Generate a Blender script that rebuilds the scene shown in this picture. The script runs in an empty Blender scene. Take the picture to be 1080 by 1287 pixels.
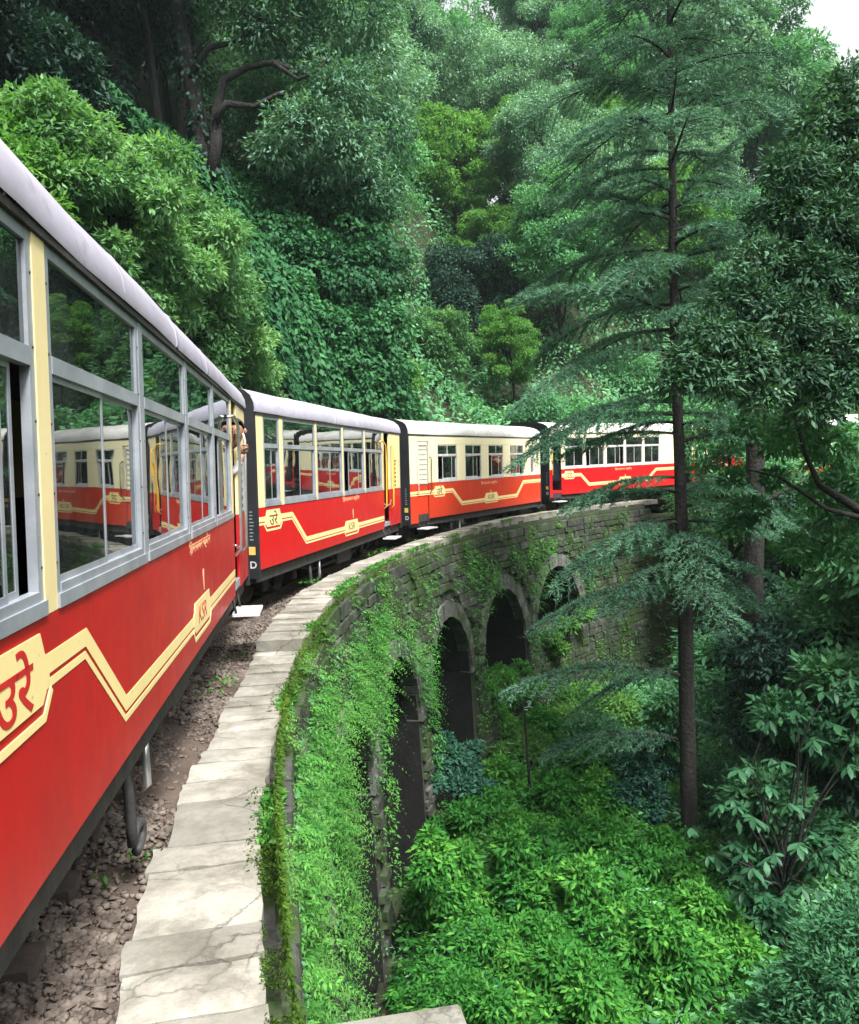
import bpy, bmesh, math, random
import numpy as np
from mathutils import Vector, Matrix, noise

SC = bpy.context.scene
COL = SC.collection
RAD = math.radians
rnd = random.Random(7)
rng = np.random.default_rng(7)

# ---------------------------------------------------------------- camera, light, exposure
CAM_Z = 1.77
PITCH, ROLL, FPX = 0.0519, 0.0455, 1051.1
cd = bpy.data.cameras.new("camera"); cam = bpy.data.objects.new("camera", cd); COL.objects.link(cam)
cd.sensor_fit = 'VERTICAL'; cd.sensor_height = 24.0; cd.lens = 24.0 * FPX / 1287.0
cd.clip_start = 0.05; cd.clip_end = 2000
cam.matrix_world = (Matrix.Translation((0, 0, CAM_Z)) @ Matrix.Rotation(math.pi / 2 - PITCH, 4, 'X')
                    @ Matrix.Rotation(-ROLL, 4, 'Z'))
SC.camera = cam

SUN_EL, SUN_AZ = 56.0, 148.0            # azimuth clockwise from +Y (the way the camera looks)
world = bpy.data.worlds.new("World"); SC.world = world; world.use_nodes = True
wn = world.node_tree.nodes; wl = world.node_tree.links; wn.clear()
wo = wn.new('ShaderNodeOutputWorld'); wb = wn.new('ShaderNodeBackground'); sk = wn.new('ShaderNodeTexSky')
sk.sky_type = 'NISHITA'; sk.sun_disc = False; sk.sun_elevation = RAD(SUN_EL); sk.sun_rotation = RAD(SUN_AZ)
sk.air_density = 1.0; sk.dust_density = 6.0; sk.ozone_density = 1.0
hs = wn.new('ShaderNodeHueSaturation'); hs.inputs['Saturation'].default_value = 0.15
wl.new(sk.outputs[0], hs.inputs['Color']); wl.new(hs.outputs[0], wb.inputs[0]); wl.new(wb.outputs[0], wo.inputs[0])
wb.inputs[1].default_value = 0.13
sd = bpy.data.lights.new("sun", 'SUN'); so = bpy.data.objects.new("sun", sd); COL.objects.link(so)
sd.energy = 2.6; sd.angle = RAD(9); sd.color = (1.0, 0.97, 0.92)
sdir = Vector((math.sin(RAD(SUN_AZ)) * math.cos(RAD(SUN_EL)), math.cos(RAD(SUN_AZ)) * math.cos(RAD(SUN_EL)), math.sin(RAD(SUN_EL))))
so.rotation_euler = sdir.to_track_quat('Z', 'Y').to_euler()
so.location = (0, 0, 60)
SC.view_settings.view_transform = 'Standard'; SC.view_settings.look = 'None'
SC.view_settings.exposure = 1.6; SC.view_settings.gamma = 1.0; SC.view_settings.use_curve_mapping = False
SC.cycles.use_denoising = True
SC.cycles.max_bounces = 8; SC.cycles.diffuse_bounces = 4; SC.cycles.glossy_bounces = 3
SC.cycles.transmission_bounces = 4; SC.cycles.transparent_max_bounces = 12; SC.cycles.volume_bounces = 1
SC.cycles.caustics_reflective = False; SC.cycles.caustics_refractive = False
SC.cycles.use_light_tree = False

# ---------------------------------------------------------------- helpers
def tag(o, label=None, cat=None, group=None, kind=None):
    if label: o['label'] = label
    if cat: o['category'] = cat
    if group: o['group'] = group
    if kind: o['kind'] = kind
    return o

def thing(name, label, cat, loc=(0, 0, 0), rot=(0, 0, 0), group=None):
    o = bpy.data.objects.new(name, None); COL.objects.link(o)
    o.location = loc; o.rotation_euler = rot; o.empty_display_size = 0.2
    return tag(o, label, cat, group)

def link(name, me, parent=None, mats=None):
    o = bpy.data.objects.new(name, me); COL.objects.link(o)
    if parent is not None: o.parent = parent
    if mats is not None:
        me.materials.clear()
        for m in (mats if isinstance(mats, (list, tuple)) else [mats]): me.materials.append(m)
    return o

class MB:
    """collects shapes, builds ONE mesh object"""
    def __init__(s): s.v = []; s.f = []; s.m = []; s.cur = 0; s.smooth = []
    def add(s, vs, fs, smooth=False):
        b = len(s.v); s.v += [tuple(p) for p in vs]
        for f in fs: s.f.append(tuple(b + i for i in f)); s.m.append(s.cur); s.smooth.append(smooth)
        return s
    def box(s, x0, x1, y0, y1, z0, z1):
        return s.add([(x0, y0, z0), (x1, y0, z0), (x1, y1, z0), (x0, y1, z0), (x0, y0, z1), (x1, y0, z1), (x1, y1, z1), (x0, y1, z1)],
              [(0, 3, 2, 1), (4, 5, 6, 7), (0, 1, 5, 4), (1, 2, 6, 5), (2, 3, 7, 6), (3, 0, 4, 7)])
    def cbox(s, x0, x1, y0, y1, z0, z1, c=0.01):
        """box with chamfered upright and top edges"""
        pts = [(x0 + c, y0), (x1 - c, y0), (x1, y0 + c), (x1, y1 - c), (x1 - c, y1), (x0 + c, y1), (x0, y1 - c), (x0, y0 + c)]
        return s.prism([(p[0], p[1]) for p in pts], 'z', z0, z1)
    def prism(s, pts, axis, a, b, smooth=False):
        """closed 2D outline extruded along an axis"""
        n = len(pts)
        def P(u, w, t): return (t, u, w) if axis == 'x' else ((u, t, w) if axis == 'y' else (u, w, t))
        vs = [P(u, w, a) for u, w in pts] + [P(u, w, b) for u, w in pts]
        fs = [(i, (i + 1) % n, n + (i + 1) % n, n + i) for i in range(n)] + [tuple(range(n - 1, -1, -1)), tuple(range(n, 2 * n))]
        return s.add(vs, fs, smooth)
    def tube(s, path, r, n=8, cap=True, smooth=True):
        path = [Vector(p) for p in path]; k = len(path)
        rs = r if isinstance(r, (list, tuple)) else [r] * k
        vs = []; ref = None
        for i, p in enumerate(path):
            t = (path[min(i + 1, k - 1)] - path[max(i - 1, 0)])
            t = t.normalized() if t.length > 1e-9 else Vector((0, 0, 1))
            if ref is None:
                ref = Vector((1, 0, 0)) if abs(t.x) < 0.8 else Vector((0, 1, 0))
            u = (ref - t * ref.dot(t)); u = u.normalized() if u.length > 1e-6 else t.orthogonal().normalized()
            w = t.cross(u); ref = u
            for j in range(n):
                a = 2 * math.pi * j / n
                vs.append(p + (u * math.cos(a) + w * math.sin(a)) * rs[i])
        fs = []
        for i in range(k - 1):
            for j in range(n):
                fs.append((i * n + j, i * n + (j + 1) % n, (i + 1) * n + (j + 1) % n, (i + 1) * n + j))
        if cap: fs += [tuple(range(n - 1, -1, -1)), tuple((k - 1) * n + j for j in range(n))]
        return s.add(vs, fs, smooth)
    def mesh(s, name, mats):
        me = bpy.data.meshes.new(name); me.from_pydata(s.v, [], s.f)
        for m in (mats if isinstance(mats, (list, tuple)) else [mats]): me.materials.append(m)
        me.polygons.foreach_set('material_index', s.m); me.polygons.foreach_set('use_smooth', s.smooth)
        me.update(); return me
    def build(s, name, mats, parent=None):
        return link(name, s.mesh(name, mats), parent)

def copy_tree(o, parent=None):
    c = o.copy(); COL.objects.link(c)
    if parent is not None: c.parent = parent
    for ch in o.children: copy_tree(ch, c)
    return c

# ---------------------------------------------------------------- materials
def mat(name):
    m = bpy.data.materials.new(name); m.use_nodes = True
    nt = m.node_tree; return m, nt.nodes, nt.links, nt.nodes['Principled BSDF']

def ramp(n, stops):
    r = n.new('ShaderNodeValToRGB'); e = r.color_ramp.elements
    while len(e) < len(stops): e.new(0.5)
    for el, (p, c) in zip(e, stops): el.position = p; el.color = (*c, 1)
    return r

def tex_noise(n, l, scale, detail=5, rough=0.55, coord='Object', stretch=None):
    tc = n.new('ShaderNodeTexCoord'); t = n.new('ShaderNodeTexNoise')
    t.inputs['Scale'].default_value = scale; t.inputs['Detail'].default_value = detail; t.inputs['Roughness'].default_value = rough
    if coord == 'World':
        g = n.new('ShaderNodeNewGeometry'); src = g.outputs['Position']
    else: src = tc.outputs[coord]
    if stretch:
        mp = n.new('ShaderNodeMapping'); mp.inputs['Scale'].default_value = stretch
        l.new(src, mp.inputs['Vector']); src = mp.outputs[0]
    l.new(src, t.inputs['Vector']); return t

def bump(n, l, bs, height, strength, dist=0.02):
    b = n.new('ShaderNodeBump'); b.inputs['Strength'].default_value = strength; b.inputs['Distance'].default_value = dist
    l.new(height, b.inputs['Height']); l.new(b.outputs[0], bs.inputs['Normal']); return b

def grainy(name, stops, scale, rough=0.9, bstr=0.5, bscale=None, coord='Object', metal=0.0, spec=0.4, stretch=None, bdist=0.02):
    m, n, l, bs = mat(name)
    t = tex_noise(n, l, scale, 6, 0.6, coord, stretch); r = ramp(n, stops)
    l.new(t.outputs['Fac'], r.inputs[0]); l.new(r.outputs[0], bs.inputs['Base Color'])
    bs.inputs['Roughness'].default_value = rough; bs.inputs['Metallic'].default_value = metal
    bs.inputs['Specular IOR Level'].default_value = spec
    if bstr:
        t2 = tex_noise(n, l, bscale or scale * 4, 5, 0.6, coord); bump(n, l, bs, t2.outputs['Fac'], bstr, bdist)
    return m

def paint(name, base, dirt, rough=0.3, amount=0.35, coat=0.3):
    """vehicle paint: vertical runs of dirt and patches of fading"""
    m, n, l, bs = mat(name)
    a = tex_noise(n, l, 1.6, 4, 0.6, 'Object', (1, 5, 0.35)); b = tex_noise(n, l, 3.0, 6, 0.65, 'Object')
    mx = n.new('ShaderNodeMath'); mx.operation = 'MULTIPLY'; l.new(a.outputs['Fac'], mx.inputs[0]); l.new(b.outputs['Fac'], mx.inputs[1])
    r = ramp(n, [(0.16, (0, 0, 0)), (0.46, (1, 1, 1))]); l.new(mx.outputs[0], r.inputs[0])
    sc = n.new('ShaderNodeMath'); sc.operation = 'MULTIPLY'; sc.inputs[1].default_value = amount; l.new(r.outputs[0], sc.inputs[0])
    c = n.new('ShaderNodeMix'); c.data_type = 'RGBA'; c.inputs['A'].default_value = (*base, 1); c.inputs['B'].default_value = (*dirt, 1)
    l.new(sc.outputs[0], c.inputs['Factor'])
    tc = n.new('ShaderNodeTexCoord'); sx = n.new('ShaderNodeSeparateXYZ'); l.new(tc.outputs['Object'], sx.inputs[0])
    gn = tex_noise(n, l, 7, 6, 0.7, 'Object', (1, 1, 0.5)); g1 = n.new('ShaderNodeMath'); g1.operation = 'MULTIPLY_ADD'; g1.inputs[1].default_value = 0.55; l.new(gn.outputs['Fac'], g1.inputs[0]); l.new(sx.outputs['Z'], g1.inputs[2])
    gr = n.new('ShaderNodeMapRange'); gr.inputs['From Min'].default_value = 0.86; gr.inputs['From Max'].default_value = 1.12; gr.inputs['To Min'].default_value = 0.14; gr.inputs['To Max'].default_value = 0.0; l.new(g1.outputs[0], gr.inputs['Value'])
    sp = tex_noise(n, l, 26, 2, 0.5, 'Object'); spr = ramp(n, [(0.70, (0, 0, 0)), (0.76, (0.5, 0.5, 0.5))]); l.new(sp.outputs['Fac'], spr.inputs[0])
    gm = n.new('ShaderNodeMath'); gm.operation = 'MAXIMUM'; l.new(gr.outputs[0], gm.inputs[0]); l.new(spr.outputs[0], gm.inputs[1])
    c2 = n.new('ShaderNodeMix'); c2.data_type = 'RGBA'; c2.inputs['B'].default_value = (0.085, 0.055, 0.042, 1); l.new(gm.outputs[0], c2.inputs['Factor']); l.new(c.outputs['Result'], c2.inputs['A'])
    l.new(c2.outputs['Result'], bs.inputs['Base Color'])
    rr = n.new('ShaderNodeMapRange'); rr.inputs['To Min'].default_value = rough - 0.08; rr.inputs['To Max'].default_value = rough + 0.3
    l.new(b.outputs['Fac'], rr.inputs['Value']); l.new(rr.outputs[0], bs.inputs['Roughness'])
    w = tex_noise(n, l, 1.1, 2, 0.5, 'Object'); bump(n, l, bs, w.outputs['Fac'], 0.15, 0.03)
    bs.inputs['Specular IOR Level'].default_value = 0.35; bs.inputs['Coat Weight'].default_value = coat; bs.inputs['Coat Roughness'].default_value = 0.15
    return m

M = {}
M['red'] = paint('red_paint', (0.44, 0.005, 0.008), (0.22, 0.012, 0.012), 0.36, 0.5, 0.12)
M['red_bright'] = paint('bright_red_paint', (0.50, 0.005, 0.008), (0.30, 0.012, 0.012), 0.34, 0.25, 0.25)
M['red_orange'] = paint('orange_red_paint', (0.56, 0.038, 0.012), (0.40, 0.035, 0.015), 0.34, 0.3, 0.25)
M['cream'] = paint('cream_paint', (0.75, 0.64, 0.34), (0.45, 0.34, 0.16), 0.4, 0.4, 0.2)
M['cream_pale'] = paint('pale_cream_paint', (0.80, 0.73, 0.47), (0.6, 0.5, 0.28), 0.4, 0.25, 0.2)
M['band'] = paint('band_paint', (0.80, 0.66, 0.30), (0.6, 0.42, 0.18), 0.4, 0.25, 0.2)
M['black'] = grainy('black_end_paint', [(0.3, (0.008, 0.009, 0.012)), (0.7, (0.02, 0.021, 0.024))], 3, 0.6, 0.15)
M['iron'] = grainy('dark_underframe_iron', [(0.3, (0.012, 0.012, 0.013)), (0.7, (0.045, 0.04, 0.037))], 8, 0.75, 0.4)
M['alu'] = grainy('grey_window_metal', [(0.3, (0.24, 0.27, 0.31)), (0.7, (0.38, 0.41, 0.45))], 5, 0.42, 0.1, metal=0.35)
M['chrome'] = grainy('handrail_metal', [(0.3, (0.45, 0.46, 0.48)), (0.7, (0.62, 0.63, 0.65))], 6, 0.28, 0.05, metal=0.8)
M['yellow_rail'] = grainy('yellow_rail_paint', [(0.3, (0.75, 0.35, 0.02)), (0.7, (0.8, 0.45, 0.05))], 6, 0.4, 0.05)
M['white'] = grainy('white_paint', [(0.3, (0.34, 0.33, 0.32)), (0.7, (0.58, 0.58, 0.57))], 7, 0.6, 0.15)
M['roof_grey'] = grainy('lilac_grey_roof_paint', [(0.3, (0.27, 0.255, 0.315)), (0.55, (0.37, 0.35, 0.41)), (0.75, (0.44, 0.42, 0.48))], 2.2, 0.55, 0.2, 9)
M['roof_white'] = grainy('pale_roof_paint', [(0.3, (0.48, 0.47, 0.45)), (0.7, (0.64, 0.62, 0.59))], 2.2, 0.6, 0.2, 9)
M['rubber'] = grainy('black_hose_rubber', [(0.3, (0.015, 0.015, 0.016)), (0.7, (0.05, 0.05, 0.05))], 9, 0.6, 0.3)
M['interior'] = grainy('coach_lining', [(0.3, (0.10, 0.10, 0.09)), (0.7, (0.16, 0.15, 0.13))], 3, 0.7, 0.0)
M['seat'] = grainy('seat_cloth', [(0.3, (0.02, 0.03, 0.06)), (0.7, (0.04, 0.05, 0.09))], 9, 0.8, 0.2)
M['plate'] = grainy('yellow_plate', [(0.3, (0.55, 0.36, 0.08)), (0.7, (0.7, 0.5, 0.15))], 6, 0.5, 0.1)
M['letter_red'] = grainy('red_letter_paint', [(0.3, (0.42, 0.012, 0.012)), (0.7, (0.5, 0.02, 0.02))], 6, 0.5, 0)
M['letter_dark'] = grainy('brown_letter_paint', [(0.3, (0.10, 0.06, 0.03)), (0.7, (0.16, 0.09, 0.05))], 6, 0.5, 0)
M['letter_gold'] = grainy('salmon_letter_paint', [(0.3, (0.75, 0.32, 0.16)), (0.7, (0.8, 0.42, 0.24))], 6, 0.5, 0)

def roof_mat(name, base, soot):
    m, n, l, bs = mat(name); t = tex_noise(n, l, 1.3, 8, 0.7, 'Object', (1, .5, 1)); r = ramp(n, [(0.34, tuple(x * .8 for x in base)), (0.5, base), (0.62, tuple(min(1, x * 1.12) for x in base))]); l.new(t.outputs['Fac'], r.inputs[0])
    t2 = tex_noise(n, l, 4.5, 8, 0.75, 'Object'); r2 = ramp(n, [(0.56, (0, 0, 0)), (0.72, (0.7, 0.7, 0.7))]); l.new(t2.outputs['Fac'], r2.inputs[0])
    c = n.new('ShaderNodeMix'); c.data_type = 'RGBA'; c.inputs['B'].default_value = (*soot, 1); l.new(r2.outputs[0], c.inputs['Factor']); l.new(r.outputs[0], c.inputs['A']); l.new(c.outputs['Result'], bs.inputs['Base Color'])
    bs.inputs['Roughness'].default_value = 0.55; t3 = tex_noise(n, l, 3, 4, 0.5, 'Object'); bump(n, l, bs, t3.outputs['Fac'], 0.2, 0.03); return m
M['roof_grey'] = roof_mat('lilac_grey_roof_paint', (0.335, 0.32, 0.385), (0.14, 0.125, 0.13)); M['roof_white'] = roof_mat('pale_roof_paint', (0.58, 0.565, 0.54), (0.3, 0.28, 0.25))
def glass_mat():
    m, n, l, bs = mat('window_glass'); out = n['Material Output']
    tr = n.new('ShaderNodeBsdfTransparent'); tr.inputs[0].default_value = (0.42, 0.47, 0.47, 1)
    gl = n.new('ShaderNodeBsdfGlossy'); gl.inputs['Roughness'].default_value = 0.015; gl.inputs['Color'].default_value = (0.95, 1, 1, 1)
    df = n.new('ShaderNodeBsdfDiffuse'); df.inputs[0].default_value = (0.25, 0.30, 0.30, 1)
    fr = n.new('ShaderNodeFresnel'); fr.inputs['IOR'].default_value = 2.3
    t = tex_noise(n, l, 1.3, 3, 0.5, 'Object'); b = n.new('ShaderNodeBump'); b.inputs['Strength'].default_value = 0.03; b.inputs['Distance'].default_value = 0.05
    l.new(t.outputs['Fac'], b.inputs['Height']); l.new(b.outputs[0], gl.inputs['Normal']); l.new(b.outputs[0], fr.inputs['Normal'])
    d = tex_noise(n, l, 2.2, 6, 0.65, 'Object'); r = ramp(n, [(0.45, (0.02, 0.02, 0.02)), (0.8, (0.16, 0.16, 0.16))]); l.new(d.outputs['Fac'], r.inputs[0])
    m0 = n.new('ShaderNodeMixShader'); l.new(r.outputs[0], m0.inputs[0]); l.new(tr.outputs[0], m0.inputs[1]); l.new(df.outputs[0], m0.inputs[2])
    m1 = n.new('ShaderNodeMixShader'); l.new(fr.outputs[0], m1.inputs[0]); l.new(m0.outputs[0], m1.inputs[1]); l.new(gl.outputs[0], m1.inputs[2])
    l.new(m1.outputs[0], out.inputs['Surface']); n.remove(bs); return m
M['glass'] = glass_mat()

def stone_mat(name, stops, moss=0.5, mossc=((0.016, 0.032, 0.010), (0.040, 0.070, 0.018)), scale=2.0, bstr=0.6, cracks=False):
    """stone with patches of moss (a growth, with its own shape) in world space"""
    m, n, l, bs = mat(name)
    t = tex_noise(n, l, scale, 7, 0.65, 'World'); r = ramp(n, stops); l.new(t.outputs['Fac'], r.inputs[0])
    oi = n.new('ShaderNodeObjectInfo'); hv = n.new('ShaderNodeHueSaturation')
    mr = n.new('ShaderNodeMapRange'); mr.inputs['To Min'].default_value = 0.72; mr.inputs['To Max'].default_value = 1.2
    l.new(oi.outputs['Random'], mr.inputs['Value']); l.new(mr.outputs[0], hv.inputs['Value']); l.new(r.outputs[0], hv.inputs['Color'])
    tm = tex_noise(n, l, 1.3, 8, 0.7, 'World'); rm = ramp(n, [(1 - moss - 0.07, (0, 0, 0)), (1 - moss + 0.07, (1, 1, 1))]); l.new(tm.outputs['Fac'], rm.inputs[0])
    tc = tex_noise(n, l, 14, 4, 0.7, 'World'); rc = ramp(n, [(0.3, mossc[0]), (0.7, mossc[1])]); l.new(tc.outputs['Fac'], rc.inputs[0])
    mx = n.new('ShaderNodeMix'); mx.data_type = 'RGBA'; l.new(rm.outputs[0], mx.inputs['Factor']); l.new(hv.outputs[0], mx.inputs['A']); l.new(rc.outputs[0], mx.inputs['B'])
    res = mx.outputs['Result']
    if cracks:                                # thin wandering cracks and damp stains
        g = n.new('ShaderNodeNewGeometry'); tn = tex_noise(n, l, 2.5, 5, 0.6, 'World'); ad = n.new('ShaderNodeMix'); ad.data_type = 'RGBA'; ad.inputs['Factor'].default_value = 0.22
        l.new(g.outputs['Position'], ad.inputs['A']); l.new(tn.outputs['Color'], ad.inputs['B'])
        vo = n.new('ShaderNodeTexVoronoi'); vo.feature = 'DISTANCE_TO_EDGE'; vo.inputs['Scale'].default_value = 2.3; l.new(ad.outputs['Result'], vo.inputs['Vector'])
        rv = ramp(n, [(0.0, (1, 1, 1)), (0.016, (0, 0, 0))]); l.new(vo.outputs['Distance'], rv.inputs[0])
        tk = tex_noise(n, l, 1.1, 3, 0.5, 'World'); rk = ramp(n, [(0.46, (0, 0, 0)), (0.56, (0.85, 0.85, 0.85))]); l.new(tk.outputs['Fac'], rk.inputs[0])
        mm = n.new('ShaderNodeMath'); mm.operation = 'MULTIPLY'; l.new(rv.outputs[0], mm.inputs[0]); l.new(rk.outputs[0], mm.inputs[1])
        m3 = n.new('ShaderNodeMix'); m3.data_type = 'RGBA'; l.new(mm.outputs[0], m3.inputs['Factor']); l.new(res, m3.inputs['A']); m3.inputs['B'].default_value = (0.05, 0.05, 0.042, 1)
        ts = tex_noise(n, l, 3.3, 9, 0.75, 'World'); rs = ramp(n, [(0.47, (0, 0, 0)), (0.66, (0.75, 0.75, 0.75))]); l.new(ts.outputs['Fac'], rs.inputs[0])
        m4 = n.new('ShaderNodeMix'); m4.data_type = 'RGBA'; l.new(rs.outputs[0], m4.inputs['Factor']); l.new(m3.outputs['Result'], m4.inputs['A']); m4.inputs['B'].default_value = (0.11, 0.105, 0.085, 1)
        res = m4.outputs['Result']
    l.new(res, bs.inputs['Base Color']); bs.inputs['Roughness'].default_value = 0.92; bs.inputs['Specular IOR Level'].default_value = 0.25
    tb = tex_noise(n, l, 11, 8, 0.7, 'World'); bump(n, l, bs, tb.outputs['Fac'], bstr, 0.03); return m
M['coping'] = stone_mat('coping_stone', [(0.28, (0.11, 0.102, 0.084)), (0.44, (0.215, 0.204, 0.174)), (0.7, (0.32, 0.308, 0.272))], 0.30, ((0.17, 0.17, 0.10), (0.24, 0.22, 0.14)), 2.4, 0.5, True)
M['wall'] = stone_mat('wall_stone', [(0.3, (0.022, 0.023, 0.022)), (0.5, (0.055, 0.056, 0.052)), (0.7, (0.12, 0.117, 0.107))], 0.49)
M['joint'] = stone_mat('wall_mortar', [(0.3, (0.02, 0.02, 0.02)), (0.7, (0.06, 0.058, 0.05))], 0.45)
M['vouss'] = stone_mat('arch_stone', [(0.3, (0.06, 0.06, 0.057)), (0.5, (0.11, 0.11, 0.106)), (0.7, (0.19, 0.187, 0.176))], 0.45)
M['barrel'] = stone_mat('shade_dark_arch_lining', [(0.3, (0.0025, 0.0025, 0.0025)), (0.7, (0.011, 0.011, 0.010))], 0.12)  # near-black colour carries the shade inside the arches
M['ballast'] = grainy('ballast_rock', [(0.25, (0.035, 0.028, 0.023)), (0.5, (0.095, 0.076, 0.063)), (0.75, (0.22, 0.185, 0.155))], 9, 0.95, 0.5, 25, 'World')
M['track_soil'] = grainy('track_soil', [(0.3, (0.032, 0.021, 0.016)), (0.5, (0.066, 0.047, 0.036)), (0.7, (0.108, 0.083, 0.065))], 2.2, 1.0, 0.9, 26, 'World')
M['soil'] = grainy('forest_soil', [(0.3, (0.012, 0.016, 0.008)), (0.6, (0.03, 0.036, 0.016)), (0.8, (0.05, 0.05, 0.03))], 0.9, 1.0, 0.8, 8, 'World', bdist=0.1)
M['sleeper'] = grainy('sleeper_steel', [(0.3, (0.035, 0.028, 0.024)), (0.7, (0.09, 0.07, 0.06))], 6, 0.85, 0.4)
M['rail'] = grainy('rail_steel', [(0.3, (0.10, 0.06, 0.045)), (0.7, (0.2, 0.15, 0.13))], 6, 0.5, 0.2, metal=0.6)
M['bark'] = grainy('grey_brown_bark', [(0.3, (0.006, 0.0055, 0.005)), (0.55, (0.017, 0.0155, 0.014)), (0.75, (0.045, 0.042, 0.038))], 5, 0.95, 1.0, 14, 'Object', stretch=(2, 2, 0.35), bdist=0.05)
M['bark_pale'] = grainy('pale_bark', [(0.3, (0.03, 0.03, 0.03)), (0.55, (0.07, 0.07, 0.072)), (0.75, (0.13, 0.13, 0.13))], 5, 0.95, 1.0, 14, 'Object', stretch=(2, 2, 0.35), bdist=0.05)
M['twig'] = grainy('dead_twig', [(0.3, (0.06, 0.05, 0.04)), (0.7, (0.16, 0.13, 0.11))], 8, 0.9, 0.2)
# ---------------------------------------------------------------- the curve: everything along the line is laid out round this centre
CX, CY, RT = 25.55, 9.26, 28.6
def pol(ang, r, z=0.0):
    a = RAD(ang); return Vector((CX - r * math.cos(a), CY + r * math.sin(a), z))
def to_pol(x, y):
    return np.degrees(np.arctan2(y - CY, CX - x)), np.hypot(x - CX, y - CY)
def sm(a, b, x):
    t = np.clip((x - a) / (b - a), 0, 1); return t * t * (3 - 2 * t)
def cop_z(a): return float(np.interp(a, [-25, -6, -1.2, -0.8, 4, 15, 22, 30, 60], [-0.20, -0.14, -0.09, 0.03, 0.17, 0.17, 0.22, 0.30, 0.32]))
R_IN, R_OUT = 26.95, 27.45
A0, A1 = -24.0, 48.0          # the viaduct runs between these angles
FLOOR = -6.6

def fbm(x, y, s, seed=0.0):
    """cheap smooth noise on arrays"""
    v = np.zeros_like(x); amp = 1.0
    for k in range(4):
        f = s * 2 ** k; ph = seed + k * 1.7
        v += amp * (np.sin(f * x + 1.3 * np.sin(f * 0.7 * y + ph) + ph) * np.cos(f * 0.9 * y + 1.1 * np.sin(f * 0.6 * x + 2 * ph)))
        amp *= 0.5
    return v / 1.9

def terr(x, y):
    x = np.asarray(x, float); y = np.asarray(y, float)
    a, r = to_pol(x, y)
    inv = sm(A0 - 3, A0, a) * (1 - sm(A1 - 1.5, A1 + 1.5, a))
    # valley inside the curve
    depth = np.where(a > 20, -6.3 - 0.35 * sm(25, 20, r) - 0.3 * sm(24, 38, a), -5.9 - 0.5 * sm(20, -10, a))
    valley = depth - 0.07 * np.maximum(0, 26 - r) + 0.25 * fbm(x, y, 0.5, 1.0) + 1.6 * sm(12, 30, a) * sm(22.5, 26.5, r) * sm(30, 34, a) * (1 - sm(38, 44, a)) * 0
    bank_in = np.maximum(-0.35 - 0.75 * np.maximum(0, 26.9 - r), valley)
    zin = inv * valley + (1 - inv) * bank_in
    zin = zin + sm(30, 95, np.hypot(x - 10, y - 5)) * 0
    # far side of the valley rises again
    east = np.maximum(0, x - 30 + 0.25 * np.maximum(0, y - 10)); zin = zin + np.where(r < 26.9, np.minimum(0.55 * east, 30), 0)
    # hillside outside the curve
    d = np.maximum(0, r - 30.5)
    cut = 2.3 * sm(0.4, 1.5, d)
    hill = cut + 1.22 * np.maximum(0, np.minimum(d, 24) - 1.3) + 0.6 * np.maximum(0, d - 24) + (0.5 * fbm(x, y, 0.35, 3.0)) * sm(1, 5, d)
    bl = sm(17, 20.5, a) * (1 - sm(32.5, 35.0, a)) * sm(0.5, 2.6, d) * (1 - sm(6, 14, d))
    hill = hill + bl * (2.6 + 0.8 * fbm(x, y, 0.8, 5.0))
    tx, ty = x - 1.9, y - 33.0
    off = np.abs(tx * 0.995 - ty * 0.10) / (2.2 + 0.06 * np.maximum(ty, 0)); rav = np.exp(-off ** 2) * sm(-3, 2, ty)
    hill = hill * (1 - 0.42 * rav)
    hill = np.minimum(hill, 44 + 0.02 * d) * (1 - 0.45 * sm(74, 100, a))
    bed = np.where(inv > 0.5, np.where(r < 29.9, FLOOR, FLOOR + (FLOOR * -1 - 0.25) * sm(29.95, 30.3, r)), -0.28)
    z = np.where(r < 26.9, zin, np.where(r < 30.5, bed, hill - 0.25))
    return z

def build_terrain():
    na = 300
    rs = np.concatenate([[0.01], np.linspace(2, 20, 14), np.linspace(21, 26.6, 12), [26.88, 26.92, 27.5, 29.9, 30.0, 30.1, 30.2, 30.32, 30.45, 30.6], np.linspace(30.9, 36, 18), np.linspace(37, 60, 30), np.linspace(63, 170, 24), [220, 320]])
    an = np.radians(np.concatenate([np.linspace(-30, 75, 190, endpoint=False), np.linspace(75, 330, 110, endpoint=False)]))
    A, R = np.meshgrid(an, rs, indexing='ij')
    X = CX - R * np.cos(A); Y = CY + R * np.sin(A); Z = terr(X, Y)
    
    V = np.stack([X, Y, Z], -1).reshape(-1, 3); n, k = R.shape
    i = np.arange(n)[:, None]; j = np.arange(k - 1)[None, :]; i2 = (i + 1) % n
    F = np.stack([i * k + j, i * k + j + 1, i2 * k + j + 1, i2 * k + j], -1).reshape(-1, 4)[:, ::-1]
    me = bpy.data.meshes.new('terrain'); me.from_pydata(V.tolist(), [], F.tolist()); me.polygons.foreach_set('use_smooth', [True] * len(F))
    o = link('terrain', me, None, M['soil']); tag(o, kind='structure'); return o
build_terrain()
# the damp air of the valley
hz, hn, hl, hb = mat('valley_haze'); hn.remove(hb)
pv = hn.new('ShaderNodeVolumePrincipled'); pv.inputs['Color'].default_value = (0.74, 0.95, 1.0, 1); pv.inputs['Density'].default_value = 0.00028
hl.new(pv.outputs[0], hn['Material Output'].inputs['Volume'])
o = MB().box(-345, 400, -345, 400, -16, 64).build('haze', hz); tag(o, kind='stuff')

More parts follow.
